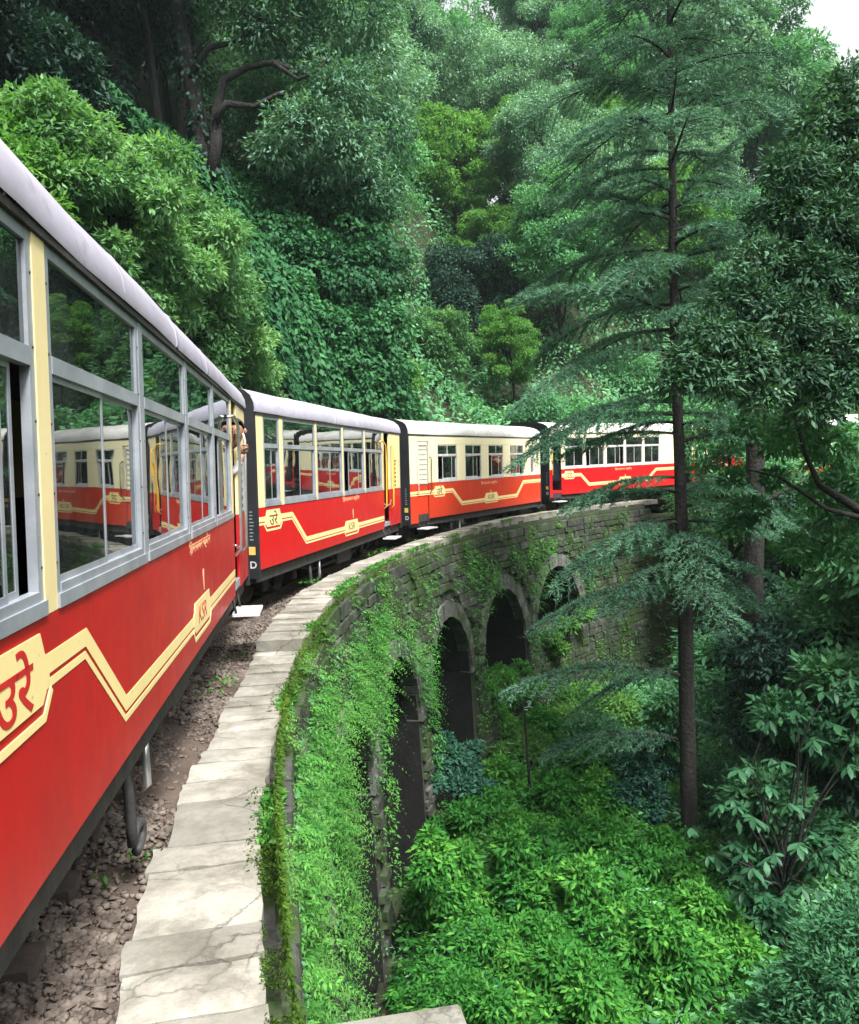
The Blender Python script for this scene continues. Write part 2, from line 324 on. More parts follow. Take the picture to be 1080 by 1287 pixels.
# ---------------------------------------------------------------- track: bed, rails, sleepers, ballast
def bed_z(a, r):
    """ballast surface: level under the rails, meeting the back of the coping stones"""
    c = cop_z(a); e = np.clip((r - 27.35) / 0.75, 0, 1)
    return (c - 0.07) * (1 - e) + (-0.10) * e
def track_rows(a0, a1, da): return np.arange(a0, a1 + 1e-6, da)
vs = []; fs = []
angs = track_rows(-32, 120, 0.25); rr = [27.30, 27.4, 27.5, 27.6, 27.75, 27.9, 28.1, 28.35, 28.6, 28.9, 29.2, 29.6, 30.0, 30.35, 30.7]
for a in angs:
    for r in rr:
        z = float(bed_z(a, r)) - (0.18 if r > 30 else 0) + 0.018 * noise.noise(Vector((a * 1.7, r * 5, 0.3))) + 0.02 * noise.noise(Vector((a * 0.5, r * 2, 4.3)))
        vs.append(pol(a, r, z))
K = len(rr)
for i in range(len(angs) - 1):
    for j in range(K - 1): fs.append((i * K + j, (i + 1) * K + j, (i + 1) * K + j + 1, i * K + j + 1))
me = bpy.data.meshes.new('track_bed'); me.from_pydata(vs, [], fs); me.polygons.foreach_set('use_smooth', [True] * len(fs))
track_bed = link('track_bed', me, None, M['track_soil']); tag(track_bed, kind='structure')
for side in (-1, 1):
    mb = MB(); prof = [(-0.045, -0.10), (0.045, -0.10), (0.045, -0.085), (0.012, -0.075), (0.012, -0.03), (0.03, -0.022), (0.03, 0.0), (-0.03, 0.0), (-0.03, -0.022), (-0.012, -0.03), (-0.012, -0.075), (-0.045, -0.085)]
    n = len(prof); v = []; f = []
    aa = track_rows(-32, 120, 1.0)
    for a in aa: v += [pol(a, RT + side * 0.40 + p, q) for p, q in prof]
    for i in range(len(aa) - 1):
        for j in range(n): f.append((i * n + j, i * n + (j + 1) % n, (i + 1) * n + (j + 1) % n, (i + 1) * n + j))
    mb.add(v, f); mb.build('rail', M['rail'], track_bed)
slm = MB().cbox(-0.8, 0.8, -0.11, 0.11, -0.19, -0.085, 0.02).mesh('sleeper', M['sleeper'])
for k, a in enumerate(np.arange(-30, 118, 1.25)):
    o = link('sleeper', slm, track_bed); o.location = pol(a, RT + rnd.uniform(-.03, .05), rnd.uniform(-.015, .01)); o.rotation_euler = (0, 0, -RAD(a) + math.pi + rnd.uniform(-.03, .03))

def rock_mesh(seed):
    """angular broken stone: hull of a few scattered points"""
    r = random.Random(seed); bm = bmesh.new(); sc = (r.uniform(.9, 1.25), r.uniform(.6, .95), r.uniform(.45, .8))
    for k in range(11):
        v = Vector((r.gauss(0, 1), r.gauss(0, 1), r.gauss(0, 1))).normalized() * r.uniform(.85, 1.05); bm.verts.new((v.x * sc[0], v.y * sc[1], v.z * sc[2]))
    bmesh.ops.convex_hull(bm, input=bm.verts); bmesh.ops.delete(bm, geom=[v for v in bm.verts if not v.link_faces], context='VERTS')
    bmesh.ops.recalc_face_normals(bm, faces=bm.faces); me = bpy.data.meshes.new('ballast_stone'); bm.to_mesh(me); bm.free(); me.materials.append(M['ballast']); return me
rocks = [rock_mesh(i) for i in range(8)]
spots = []
for k in range(60000):
    a = rnd.uniform(-15, 52) if k % 3 else rnd.uniform(-14, 4); r = rnd.uniform(27.38, 28.25)
    p = pol(a, r); d = p.length
    if d < 2.2: continue
    dens = 0.95 if a < 6 else 0.5
    n_ = noise.noise(Vector((p.x * 1.5, p.y * 1.5, 2.0)))       # bare soil shows between drifts of stone
    edge = (r - 27.42) / 0.45
    if rnd.random() > dens * min(1, max(0.12, 0.55 + 1.4 * n_ + 0.55 * (min(edge, 1.3) - 0.75))): continue
    s = rnd.choice((0.008, 0.011, 0.015, 0.02, 0.026)) * rnd.uniform(.8, 1.4)
    spots.append((s / d, p, a, r, s))
spots.sort(key=lambda t: -t[0] * (1 if abs(t[2]) < 60 else 0))
for q, p, a, r, s in spots[:280]:
    o = link('ballast_stone', rocks[rnd.randrange(8)], track_bed); o.location = (p.x, p.y, float(bed_z(a, r)) + s * 0.3); o.scale = (s, s, s); o.rotation_euler = (rnd.uniform(-.4, .4), rnd.uniform(-.4, .4), rnd.uniform(0, 6.28))
base = []
for m_ in rocks:
    co = np.array([v.co for v in m_.vertices]); fc = np.array([p.vertices[:] for p in m_.polygons]); base.append((co, fc))
V = []; F = []; b0 = 0
for q, p, a, r, s in spots[280:20000]:
    co, fc = base[rnd.randrange(8)]; t = rnd.uniform(0, 6.28); c_, s_ = math.cos(t), math.sin(t)
    R_ = np.array([[c_, -s_, 0], [s_, c_, 0], [0, 0, 1]])
    V.append(co @ R_.T * s + np.array([p.x, p.y, float(bed_z(a, r)) + s * 0.3])); F.append(fc + b0); b0 += len(co)
def big_mesh(name, V, F, mat_, parent=None):
    V = np.concatenate(V) if isinstance(V, list) else V; F = np.concatenate(F) if isinstance(F, list) else F
    me = bpy.data.meshes.new(name); me.vertices.add(len(V)); me.vertices.foreach_set('co', np.asarray(V, np.float32).ravel())
    k = F.shape[1]; me.loops.add(F.size); me.polygons.add(len(F))
    me.loops.foreach_set('vertex_index', np.asarray(F, np.int32).ravel())
    me.polygons.foreach_set('loop_start', np.arange(0, F.size, k, dtype=np.int32))
    me.update(calc_edges=True); me.validate()
    return link(name, me, parent, mat_)
o = big_mesh('ballast_gravel', V, F, M['ballast'], track_bed); o['kind'] = 'stuff'

# ---------------------------------------------------------------- the viaduct
via = thing('stone_viaduct', 'curved mossy stone viaduct with tall round arches carrying the railway round the bend', 'viaduct', pol(12, 28.5, FLOOR))
via.location = (0, 0, 0)
ARCH = [(35.6, -1.31, -3.3), (27.8, -1.46, -3.95), (19.8, -1.53, None), (11.9, -1.58, None), (4.1, -1.6, None), (-3.7, -1.6, None), (-11.5, -1.6, None), (-19.3, -1.6, None)]
HW = 3.05                                   # half width of an opening in degrees
def arch_at(a):
    for c, zt, sill in ARCH:
        if abs(a - c) < HW: return c, zt, sill
    return None
def intr(a, c, zt):
    u = (a - c) / HW; R = RAD(HW) * R_IN; return zt - R * 1.12 + R * 1.12 * math.sqrt(max(0, 1 - u * u))
def face_r(z): return R_IN - 0.03 - 0.02 * max(0, -z)
mb = MB(); da = HW / 16
edges = sorted(set([round(c + s * HW * k / 14, 4) for c, _, _ in ARCH for k in range(15) for s in (-1, 1)] + [round(x, 4) for x in np.arange(A0, A1 + .01, 0.8)]))
edges = [e for e in edges if A0 <= e <= A1]
def quad_wall(a, b, zta, ztb, zba, zbb, out=False):
    mb.add([pol(a, face_r(zba), zba), pol(b, face_r(zbb), zbb), pol(b, face_r(ztb), ztb), pol(a, face_r(zta), zta)], [(0, 1, 2, 3)])
RB = 29.9
for a, b in zip(edges[:-1], edges[1:]):
    m = (a + b) / 2; ar = arch_at(m)
    za, zb = cop_z(a) - 0.10, cop_z(b) - 0.10; mb.cur = 0
    mb.add([pol(a, face_r(za), za), pol(b, face_r(zb), zb), pol(b, 27.35, zb), pol(a, 27.35, za)], [(0, 1, 2, 3)])
    if ar is None:
        quad_wall(a, b, za, zb, FLOOR - .6, FLOOR - .6)
        continue
    c, zt, sill = ar; ia, ib = intr(a, c, zt), intr(b, c, zt)
    mb.cur = 0; quad_wall(a, b, za, zb, ia, ib)
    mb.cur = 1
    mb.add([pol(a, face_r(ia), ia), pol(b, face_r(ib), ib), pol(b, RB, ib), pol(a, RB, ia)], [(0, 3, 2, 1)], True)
    mb.add([pol(a, RB - .02, FLOOR - .6), pol(b, RB - .02, FLOOR - .6), pol(b, RB - .02, ib), pol(a, RB - .02, ia)], [(0, 1, 2, 3)])  # arch backs closed off, added to keep the openings dark
    mb.cur = 0
    if sill is not None:
        quad_wall(a, b, sill, sill, FLOOR - .6, FLOOR - .6)
        mb.add([pol(a, face_r(sill), sill), pol(b, face_r(sill), sill), pol(b, RB, sill), pol(a, RB, sill)], [(0, 1, 2, 3)])
for c, zt, sill in ARCH:                    # jambs of the piers
    for s in (-1, 1):
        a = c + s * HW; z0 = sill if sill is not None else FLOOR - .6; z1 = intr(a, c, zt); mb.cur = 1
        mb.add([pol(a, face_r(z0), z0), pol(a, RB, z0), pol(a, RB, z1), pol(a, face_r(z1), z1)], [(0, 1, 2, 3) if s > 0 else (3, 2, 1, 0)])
mb.cur = 0
mb.add([pol(A1, R_IN, FLOOR), pol(A1, 30.3, FLOOR), pol(A1, 30.3, -.2), pol(A1, R_IN, .2)], [(0, 1, 2, 3)])
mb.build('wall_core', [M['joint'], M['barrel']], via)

# stones of the wall face, proud of the core
def block(seed, k=0.12):
    r = random.Random(seed); bm = bmesh.new(); bmesh.ops.create_cube(bm, size=1.0)
    bmesh.ops.bevel(bm, geom=[e for e in bm.edges], offset=0.07, segments=1, affect='EDGES')
    for v in bm.verts: v.co += Vector((r.uniform(-k, k), r.uniform(-k, k), r.uniform(-k, k))) * 0.45
    me = bpy.data.meshes.new('wall_stone'); bm.to_mesh(me); bm.free(); me.materials.append(M['wall']); return me
blocks = [block(40 + i) for i in range(6)]
ws = []
z = 0.02; row = 0
while z > FLOOR - 0.2:
    h = rnd.uniform(0.15, 0.24); zc = z - h / 2; a = A0 + 0.1 + rnd.random() * 0.5
    while a < A1 - 0.2:
        w = rnd.uniform(0.26, 0.58); wa = math.degrees(w / R_IN); am = a + wa / 2
        ok = zc + h / 2 < cop_z(am) - 0.06
        for c, zt, sill in ARCH:
            if abs(am - c) < HW + 0.95:
                u = (am - c); Rr = RAD(HW) * R_IN
                if abs(u) < HW + wa / 2:
                    top = intr(max(c - HW, min(c + HW, am)), c, zt)
                    lo = sill if sill is not None else -99
                    if lo - h * .4 < zc < top + h / 2: ok = False
                dz = (zc - (zt - Rr * 1.12)) / 1.12; dx = RAD(u) * R_IN
                if dz > -0.1 and math.hypot(dx, dz) < Rr + 0.36 + h * .4: ok = False
        if ok: ws.append((am, zc, w - 0.025, h - 0.025))
        a += wa
    z -= h; row += 1
def sc_st(s):
    am, zc, w, h = s; p = pol(am, face_r(zc), zc); d = p - Vector((0, 0, CAM_Z)); n = (pol(am, 1, zc) - pol(am, 2, zc)).normalized()
    c = max(0.0, -d.normalized().dot(n)); hid = 0.2 if am < 15 else 1.0
    vis = 0.25 if (p.x / max(p.y, .1) > 0.30) else 1.0
    return w * h * c / d.length_squared * hid * vis
ws.sort(key=sc_st, reverse=True)
bl_np = [(np.array([v.co for v in b.vertices]), [p.vertices[:] for p in b.polygons]) for b in blocks]
V = []; F3 = []; F4 = []; stuff = MB()
for k, (am, zc, w, h) in enumerate(ws):
    d = rnd.uniform(0.10, 0.17); p = pol(am, face_r(zc) - rnd.uniform(0.0, 0.045), zc); rz = -RAD(am) + rnd.uniform(-.02, .02)
    if k < 300:
        o = link('wall_stone', blocks[rnd.randrange(6)], via); o.location = p; o.scale = (d, w, h); o.rotation_euler = (rnd.uniform(-.03, .03), 0, rz)
    else:
        co, fc = bl_np[rnd.randrange(6)]; c_, s_ = math.cos(rz), math.sin(rz); q = co * np.array([d, w, h])
        q = np.stack([q[:, 0] * c_ - q[:, 1] * s_ + p.x, q[:, 0] * s_ + q[:, 1] * c_ + p.y, q[:, 2] + p.z], -1); stuff.add(q.tolist(), fc)
o = stuff.build('wall_stones', M['wall'], via); o['kind'] = 'stuff'
# arch rings: every voussoir its own stone
for c, zt, sill in ARCH[:7]:
    Rr = RAD(HW) * R_IN; nv = 25
    for k in range(nv):
        t0, t1 = math.pi * k / nv + .006, math.pi * (k + 1) / nv - .006
        d0, d1 = Rr - .005, Rr + 0.34 + rnd.uniform(-.02, .03); v = []
        fr = rnd.uniform(0.05, 0.085)
        for dep in (-fr, 0.25):
            for rr_, t in ((d0, t0), (d0, t1), (d1, t1), (d1, t0)):
                u = rr_ * math.cos(t); zz = zt - Rr * 1.12 + rr_ * math.sin(t) * (1.12 if rr_ == d0 else 1.10)
                v.append(pol(c + math.degrees(u / R_IN), face_r(zz) + dep, zz))
        MB().add(v, [(0, 3, 2, 1), (4, 5, 6, 7), (0, 1, 5, 4), (1, 2, 6, 5), (2, 3, 7, 6), (3, 0, 4, 7)]).build('arch_stone', M['vouss'], via)
# coping slabs
a = -23.0
while a < A1:
    w = rnd.uniform(0.20, 0.46) if a < 20 else rnd.uniform(0.5, 0.9)
    if a < -9: w = rnd.choice((.25, .33, .42, .6))
    wa = math.degrees(w / 27.2); b = a + wa
    if a < -1.0 < b: b = -1.0
    zt = cop_z((a + b) / 2) + rnd.uniform(-.006, .006)
    ri = R_IN - 0.03 + rnd.uniform(-.006, .006); ro = R_OUT + rnd.uniform(-.025, .025) - (0.03 if a < -2 else 0)
    am_ = (a + b) / 2; ri += .05 * float(sm(-4, -10, am_)); ro += .10 * float(sm(-6, -12, am_))
    tl = rnd.uniform(-.006, .006); th = 0.16 if a < -1.2 or a > 2 else 0.24
    g = math.degrees(0.004 / 27.2)
    # a slab of 5 x 4 points with a worn, uneven top and broken edges
    na_, nr_ = 5, 6; top = []; bot = []
    for i in range(na_):
        for j in range(nr_):
            aa = a + g + (b - a - 2 * g) * i / (na_ - 1); rj = ri + (ro - ri) * j / (nr_ - 1)
            e = (i in (0, na_ - 1)) or (j in (0, nr_ - 1))
            jit = 0.007 if e else 0
            pz = zt + tl * (j / (nr_ - 1) - .5) + 0.010 * noise.noise(Vector((aa * 3, rj * 9, a))) - (0.011 if e else 0)
            q = pol(aa + math.degrees(rnd.uniform(-.007, .007) / 27) * (j not in (0,)), rj + rnd.uniform(-jit, jit) * (1.6 if j == nr_ - 1 else 1), pz); top.append(q)
            bot.append(Vector((q.x, q.y, zt - th)))
    mbs = MB(); n_ = na_ * nr_; f = []
    for i in range(na_ - 1):
        for j in range(nr_ - 1): f.append((i * nr_ + j, (i + 1) * nr_ + j, (i + 1) * nr_ + j + 1, i * nr_ + j + 1))
    rim = [j for j in range(nr_)] + [i * nr_ + nr_ - 1 for i in range(1, na_)] + [(na_ - 1) * nr_ + j for j in range(nr_ - 2, -1, -1)] + [i * nr_ for i in range(na_ - 2, 0, -1)]
    for i in range(len(rim)): f.append((rim[i], rim[(i + 1) % len(rim)], n_ + rim[(i + 1) % len(rim)], n_ + rim[i]))
    mbs.add(top + bot, f); mbs.build('coping_stone', M['coping'], via)
    a = b
# stone pier with a pale cap that stands out from the wall below the camera
def buttress(am, w, r0, zt):
    mb = MB(); hw = math.degrees(w / 2 / 26)
    def ringed(r_, z, k): return [pol(am - hw * k, r_, z), pol(am + hw * k, r_, z), pol(am + hw * k, R_IN + .2, z), pol(am - hw * k, R_IN + .2, z)]
    v = ringed(r0 - .25, FLOOR - .8, 1.15) + ringed(r0 + .03, zt - .14, 0.96); mb.add(v, [(0, 1, 5, 4), (1, 2, 6, 5), (3, 0, 4, 7)])
    mb.build('pier', M['wall'], via)
    mb = MB(); v = ringed(r0 - .02, zt - .14, 1.02) + ringed(r0, zt - .02, 1.0) + ringed(r0 + .02, zt, 0.98)
    mb.add(v, [(0, 1, 5, 4), (1, 2, 6, 5), (3, 0, 4, 7), (4, 5, 9, 8), (5, 6, 10, 9), (7, 4, 8, 11), (8, 9, 10, 11)]); mb.build('pier_cap', M['coping'], via)
buttress(-11.2, 1.05, 25.90, -1.36)
# ---------------------------------------------------------------- the train
TH = [-0.1311]; [TH.append(TH[-1] + d) for d in (0.3178, 0.3162, 0.3093, 0.312, 0.312)]
DJ = 9.031
JP = [Vector((-2.0884, 1.126, 0))]
for t in TH: JP.append(JP[-1] + DJ * Vector((math.sin(t), math.cos(t), 0)))
HWD = 1.047
Y = lambda s: s - DJ / 2
SL, SR = 0.47, 8.56

def text_mesh(body, height, width=None, extrude=0.0006, bold=0.0):
    c = bpy.data.curves.new('lettering', 'FONT'); c.body = body; c.extrude = extrude; c.offset = bold; c.align_x = 'CENTER'
    c.resolution_u = 3
    o = bpy.data.objects.new('lettering_curve', c); COL.objects.link(o); bpy.context.view_layer.update()
    me = bpy.data.meshes.new_from_object(o.evaluated_get(bpy.context.evaluated_depsgraph_get()))
    bpy.data.objects.remove(o); bpy.data.curves.remove(c)
    co = np.array([v.co for v in me.vertices]); lo, hi = co.min(0), co.max(0)
    sy = height / (hi[1] - lo[1]); sx = sy if width is None else width / (hi[0] - lo[0])
    co[:, 0] = (co[:, 0] - (lo[0] + hi[0]) / 2) * sx; co[:, 1] = (co[:, 1] - (lo[1] + hi[1]) / 2) * sy
    me.vertices.foreach_set('co', co.astype(np.float32).ravel()); me.update(); return me
LETTERS = {}
def letter(me, m, parent, x, y, z, face='side'):
    key = (me.name, m.name)
    if key not in LETTERS:
        q = me.copy(); q.materials.clear(); q.materials.append(m); LETTERS[key] = q
    o = link('lettering', LETTERS[key], parent); o.location = (x, y, z)
    o.rotation_euler = (math.pi / 2, 0, math.pi / 2) if face == 'side' else (math.pi / 2, 0, 0)
    return o
TX = {'ure': text_mesh('उरे', 0.19, 0.30, 0.0006, 0.012), 'ksr': text_mesh('KSR', 0.12, 0.40, 0.0006, 0.0), 'name': text_mesh('िहमालयन क्वीन', 0.11, 1.05, 0.001, 0.012),
      'D': text_mesh('D', 0.088, 0.085, 0.0015, 0.02), 'I': text_mesh('I', 0.15, 0.05, 0.0015, 0.01)}

def offset_poly(pts, d):
    """polyline moved sideways (down) by d with mitred corners"""
    out = []
    for i, p in enumerate(pts):
        p = Vector(p); ns = []
        for a, b in ((i - 1, i), (i, i + 1)):
            if a < 0 or b >= len(pts): continue
            t = (Vector(pts[b]) - Vector(pts[a])).normalized(); ns.append(Vector((t.y, -t.x)))
        n = ns[0] if len(ns) == 1 else (ns[0] + ns[1]).normalized()
        k = 1 if len(ns) == 1 else 1 / max(0.3, n.dot(ns[0]))
        out.append(p + n * d * k)
    return out
def stripe(mb, pts, d0, d1, x0, x1):
    a, b = offset_poly(pts, d0), offset_poly(pts, d1); n = len(pts)
    vs = [(x1, p.x, p.y) for p in a] + [(x1, p.x, p.y) for p in b] + [(x0, p.x, p.y) for p in a] + [(x0, p.x, p.y) for p in b]
    fs = []
    for i in range(n - 1):
        fs += [(i, n + i, n + i + 1, i + 1), (2 * n + i, i, i + 1, 2 * n + i + 1), (n + i, 3 * n + i, 3 * n + i + 1, n + i + 1)]
    fs += [(0, 2 * n, 3 * n, n), (n - 1, 2 * n - 1, 4 * n - 1, 3 * n - 1)]
    mb.add(vs, fs)
def band_box(mb, s0, s1, b0, b1, x):
    """plate with stepped ends and a thin line under it"""
    y0, y1, z0, z1 = Y(s0), Y(s1), b0 + .6, b1 + .6; c = 0.07; h = z1 - z0
    pts = [(y0 + c, z1), (y0 + c * .5, z1 - h * .25), (y0, z1 - h * .28), (y0, z0 + h * .45), (y0 + c, z0 + h * .22), (y1 - c, z0 + h * .22), (y1, z0 + h * .45), (y1, z1 - h * .28), (y1 - c * .5, z1 - h * .25), (y1 - c, z1)]
    mb.prism(pts, 'x', x - .001, x + .0035)
    ln = [(y0 - .01, z0 + h * .36), (y0 + c * .85, z0 + h * .11), (y1 - c * .85, z0 + h * .11), (y1 + .01, z0 + h * .36)]
    stripe(mb, ln, -.0, 0.026, x - .001, x + .0035)

ROOF = [(1.062, 2.562), (1.066, 2.59), (1.055, 2.665), (1.015, 2.745), (0.93, 2.815), (0.78, 2.87), (0.54, 2.915), (0.25, 2.938)]
ROOF = ROOF + [(-x, z) for x, z in reversed(ROOF)]

def window_unit(root, s0, s1, z0, z1, zt, open_=0, jamb=0.045, fr='alu', thick=0.03, split=0.5, side=1, simple=False):
    """one window: metal frame, a fixed top light and two sliding sashes"""
    y0, y1 = Y(s0), Y(s1); xo = HWD - 0.004; mb = MB()
    def X(a, b): return (a, b) if side > 0 else (-b, -a)
    def bx(xa, xb, *r): mb.box(*X(xa, xb), *r)
    xi = xo - thick
    bx(xi, xo, y0, y0 + jamb, z0, z1); bx(xi, xo, y1 - jamb, y1, z0, z1)
    bx(xi, xo - .001, y0 + jamb, y1 - jamb, z1 - jamb * .8, z1)
    bx(xi, xo + .012, y0, y1, z0 - .045, z0); bx(xi, xo + .004, y0 + jamb, y1 - jamb, z0, z0 + .03)
    if zt: bx(xi, xo + .003, y0 + jamb, y1 - jamb, zt - .028, zt + .028)
    w = mb.build('window', M[fr], root)
    ya, yb = y0 + jamb, y1 - jamb; ym = ya + (yb - ya) * split
    def pane(p0, p1, q0, q1, x):
        m_ = MB(); m_.box(*X(x - .003, x), p0, p1, q0, q1); m_.build('pane', M['glass'], w)
    if simple:
        pane(ya, yb, z0 + .03, z1 - jamb * .8, xo - .015); return w
    pane(ya, yb, (zt + .028) if zt else z0 + .03, z1 - jamb * .8, xo - .012)
    if zt:
        for k, (p0, p1, x) in enumerate(((ya, ym + .015, xo - .009), (ym - .015, yb, xo - .021))):
            if open_ and k == (0 if open_ > 0 else 1):
                sh = (ym - ya) * abs(open_); sg = 1 if open_ > 0 else -1; p0 += sh * sg if sg > 0 else -sh; p1 += sh if sg > 0 else -sh
            e = .022; sb = MB()
            for r in ((p0, p0 + e, z0 + .03, zt - .028), (p1 - e, p1, z0 + .03, zt - .028), (p0 + e, p1 - e, z0 + .03, z0 + .03 + e), (p0 + e, p1 - e, zt - .028 - e, zt - .028)):
                sb.box(*X(x - .008, x + .001), *r)
            sb.build('sash', M[fr], w)
            pane(p0 + e, p1 - e, z0 + .03 + e, zt - .028 - e, x - .002)
    if side > 0 and not simple and jamb > .03:
        rv = MB()
        for zz in np.arange(z0 + .1, z1, .22):
            for yy in (y0 + jamb * .3, y1 - jamb * .3): rv.prism([(yy + .005 * math.cos(t), zz + .005 * math.sin(t)) for t in (0, 1.05, 2.09, 3.14, 4.19, 5.24)], 'x', xo, xo + .003)
        rv.build('rivets', M['iron'], w)['kind'] = 'stuff'
    return w

def red_side(root, runs, m, z0=0.6, z1=1.375, side=1, panel=1.42):
    for s0, s1 in runs:
        k = max(1, round((s1 - s0) / panel)); g = .0025
        for i in range(k):
            a, b = Y(s0 + (s1 - s0) * i / k) + g, Y(s0 + (s1 - s0) * (i + 1) / k) - g
            x = (HWD - .03, HWD) if side > 0 else (-HWD, -HWD + .03)
            MB().box(*x, a, b, z0, z1).build('side_panel', m, root)

def louvre_window(root, s0, s1, z0, z1, n, m):
    mb = MB(); y0, y1 = Y(s0), Y(s1); x = HWD + .004; j = .03
    mb.box(x - .03, x, y0, y0 + j, z0, z1); mb.box(x - .03, x, y1 - j, y1, z0, z1); mb.box(x - .03, x, y0 + j, y1 - j, z1 - j, z1); mb.box(x - .03, x, y0 + j, y1 - j, z0, z0 + j)
    w = mb.build('louvre_window', M[m], root)
    for i in range(1, n):
        z = z0 + (z1 - z0) * i / n
        MB().box(x - .022, x - .006, y0 + j, y1 - j, z - .011, z + .011).build('slat', M[m], w)
    MB().box(x - .04, x - .032, y0 + j, y1 - j, z0 + j, z1 - j).build('pane', M['glass'], w)
    return w

def bogie(root, yc):
    t = MB(); iron = M['iron']
    for sx in (-1, 1):
        xa, xb = sorted((sx * .56, sx * .62)); t.prism([(yc - .85, .34), (yc - .8, .44), (yc - .3, .44), (yc - .2, .34), (yc + .2, .34), (yc + .3, .44), (yc + .8, .44), (yc + .85, .34), (yc + .6, .24), (yc + .3, .22), (yc + .18, .18), (yc - .18, .18), (yc - .3, .22), (yc - .6, .24)], 'x', xa, xb)
        for ya in (yc - .58, yc + .58): xa, xb = sorted((sx * .62, sx * .74)); t.cbox(xa, xb, ya - .09, ya + .09, .2, .4, .02)
        for k in (-.08, 0, .08): t.tube([(sx * .66, yc + k, .2), (sx * .66, yc + k, .36)], .035, 6)
    t.box(-.55, .55, yc - .12, yc + .12, .3, .44)
    b = t.build('bogie', iron, root)
    for ya in (yc - .58, yc + .58):
        w = MB()
        for sx in (-1, 1):
            n = 20; prof = [(sx * .345, .335), (sx * .375, .335), (sx * .38, .30), (sx * .45, .295), (sx * .45, .25), (sx * .41, .24), (sx * .41, .08), (sx * .47, .07), (sx * .47, 0.001)]
            vs = []; fs = []
            for i in range(n):
                q = 2 * math.pi * i / n
                for x, r in prof: vs.append((x, ya + r * math.cos(q), .302 + r * math.sin(q)))
            k = len(prof)
            for i in range(n):
                for j in range(k - 1): fs.append((i * k + j, i * k + j + 1, (i + 1) % n * k + j + 1, (i + 1) % n * k + j))
            w.add(vs, fs, True)
        w.tube([(-.6, ya, .302), (.6, ya, .302)], .05, 8); w.build('wheelset', M['rail'], b)

def handrail(root, pts, m='chrome', r=.016): MB().tube(pts, r, 8).build('handrail', M[m], root)

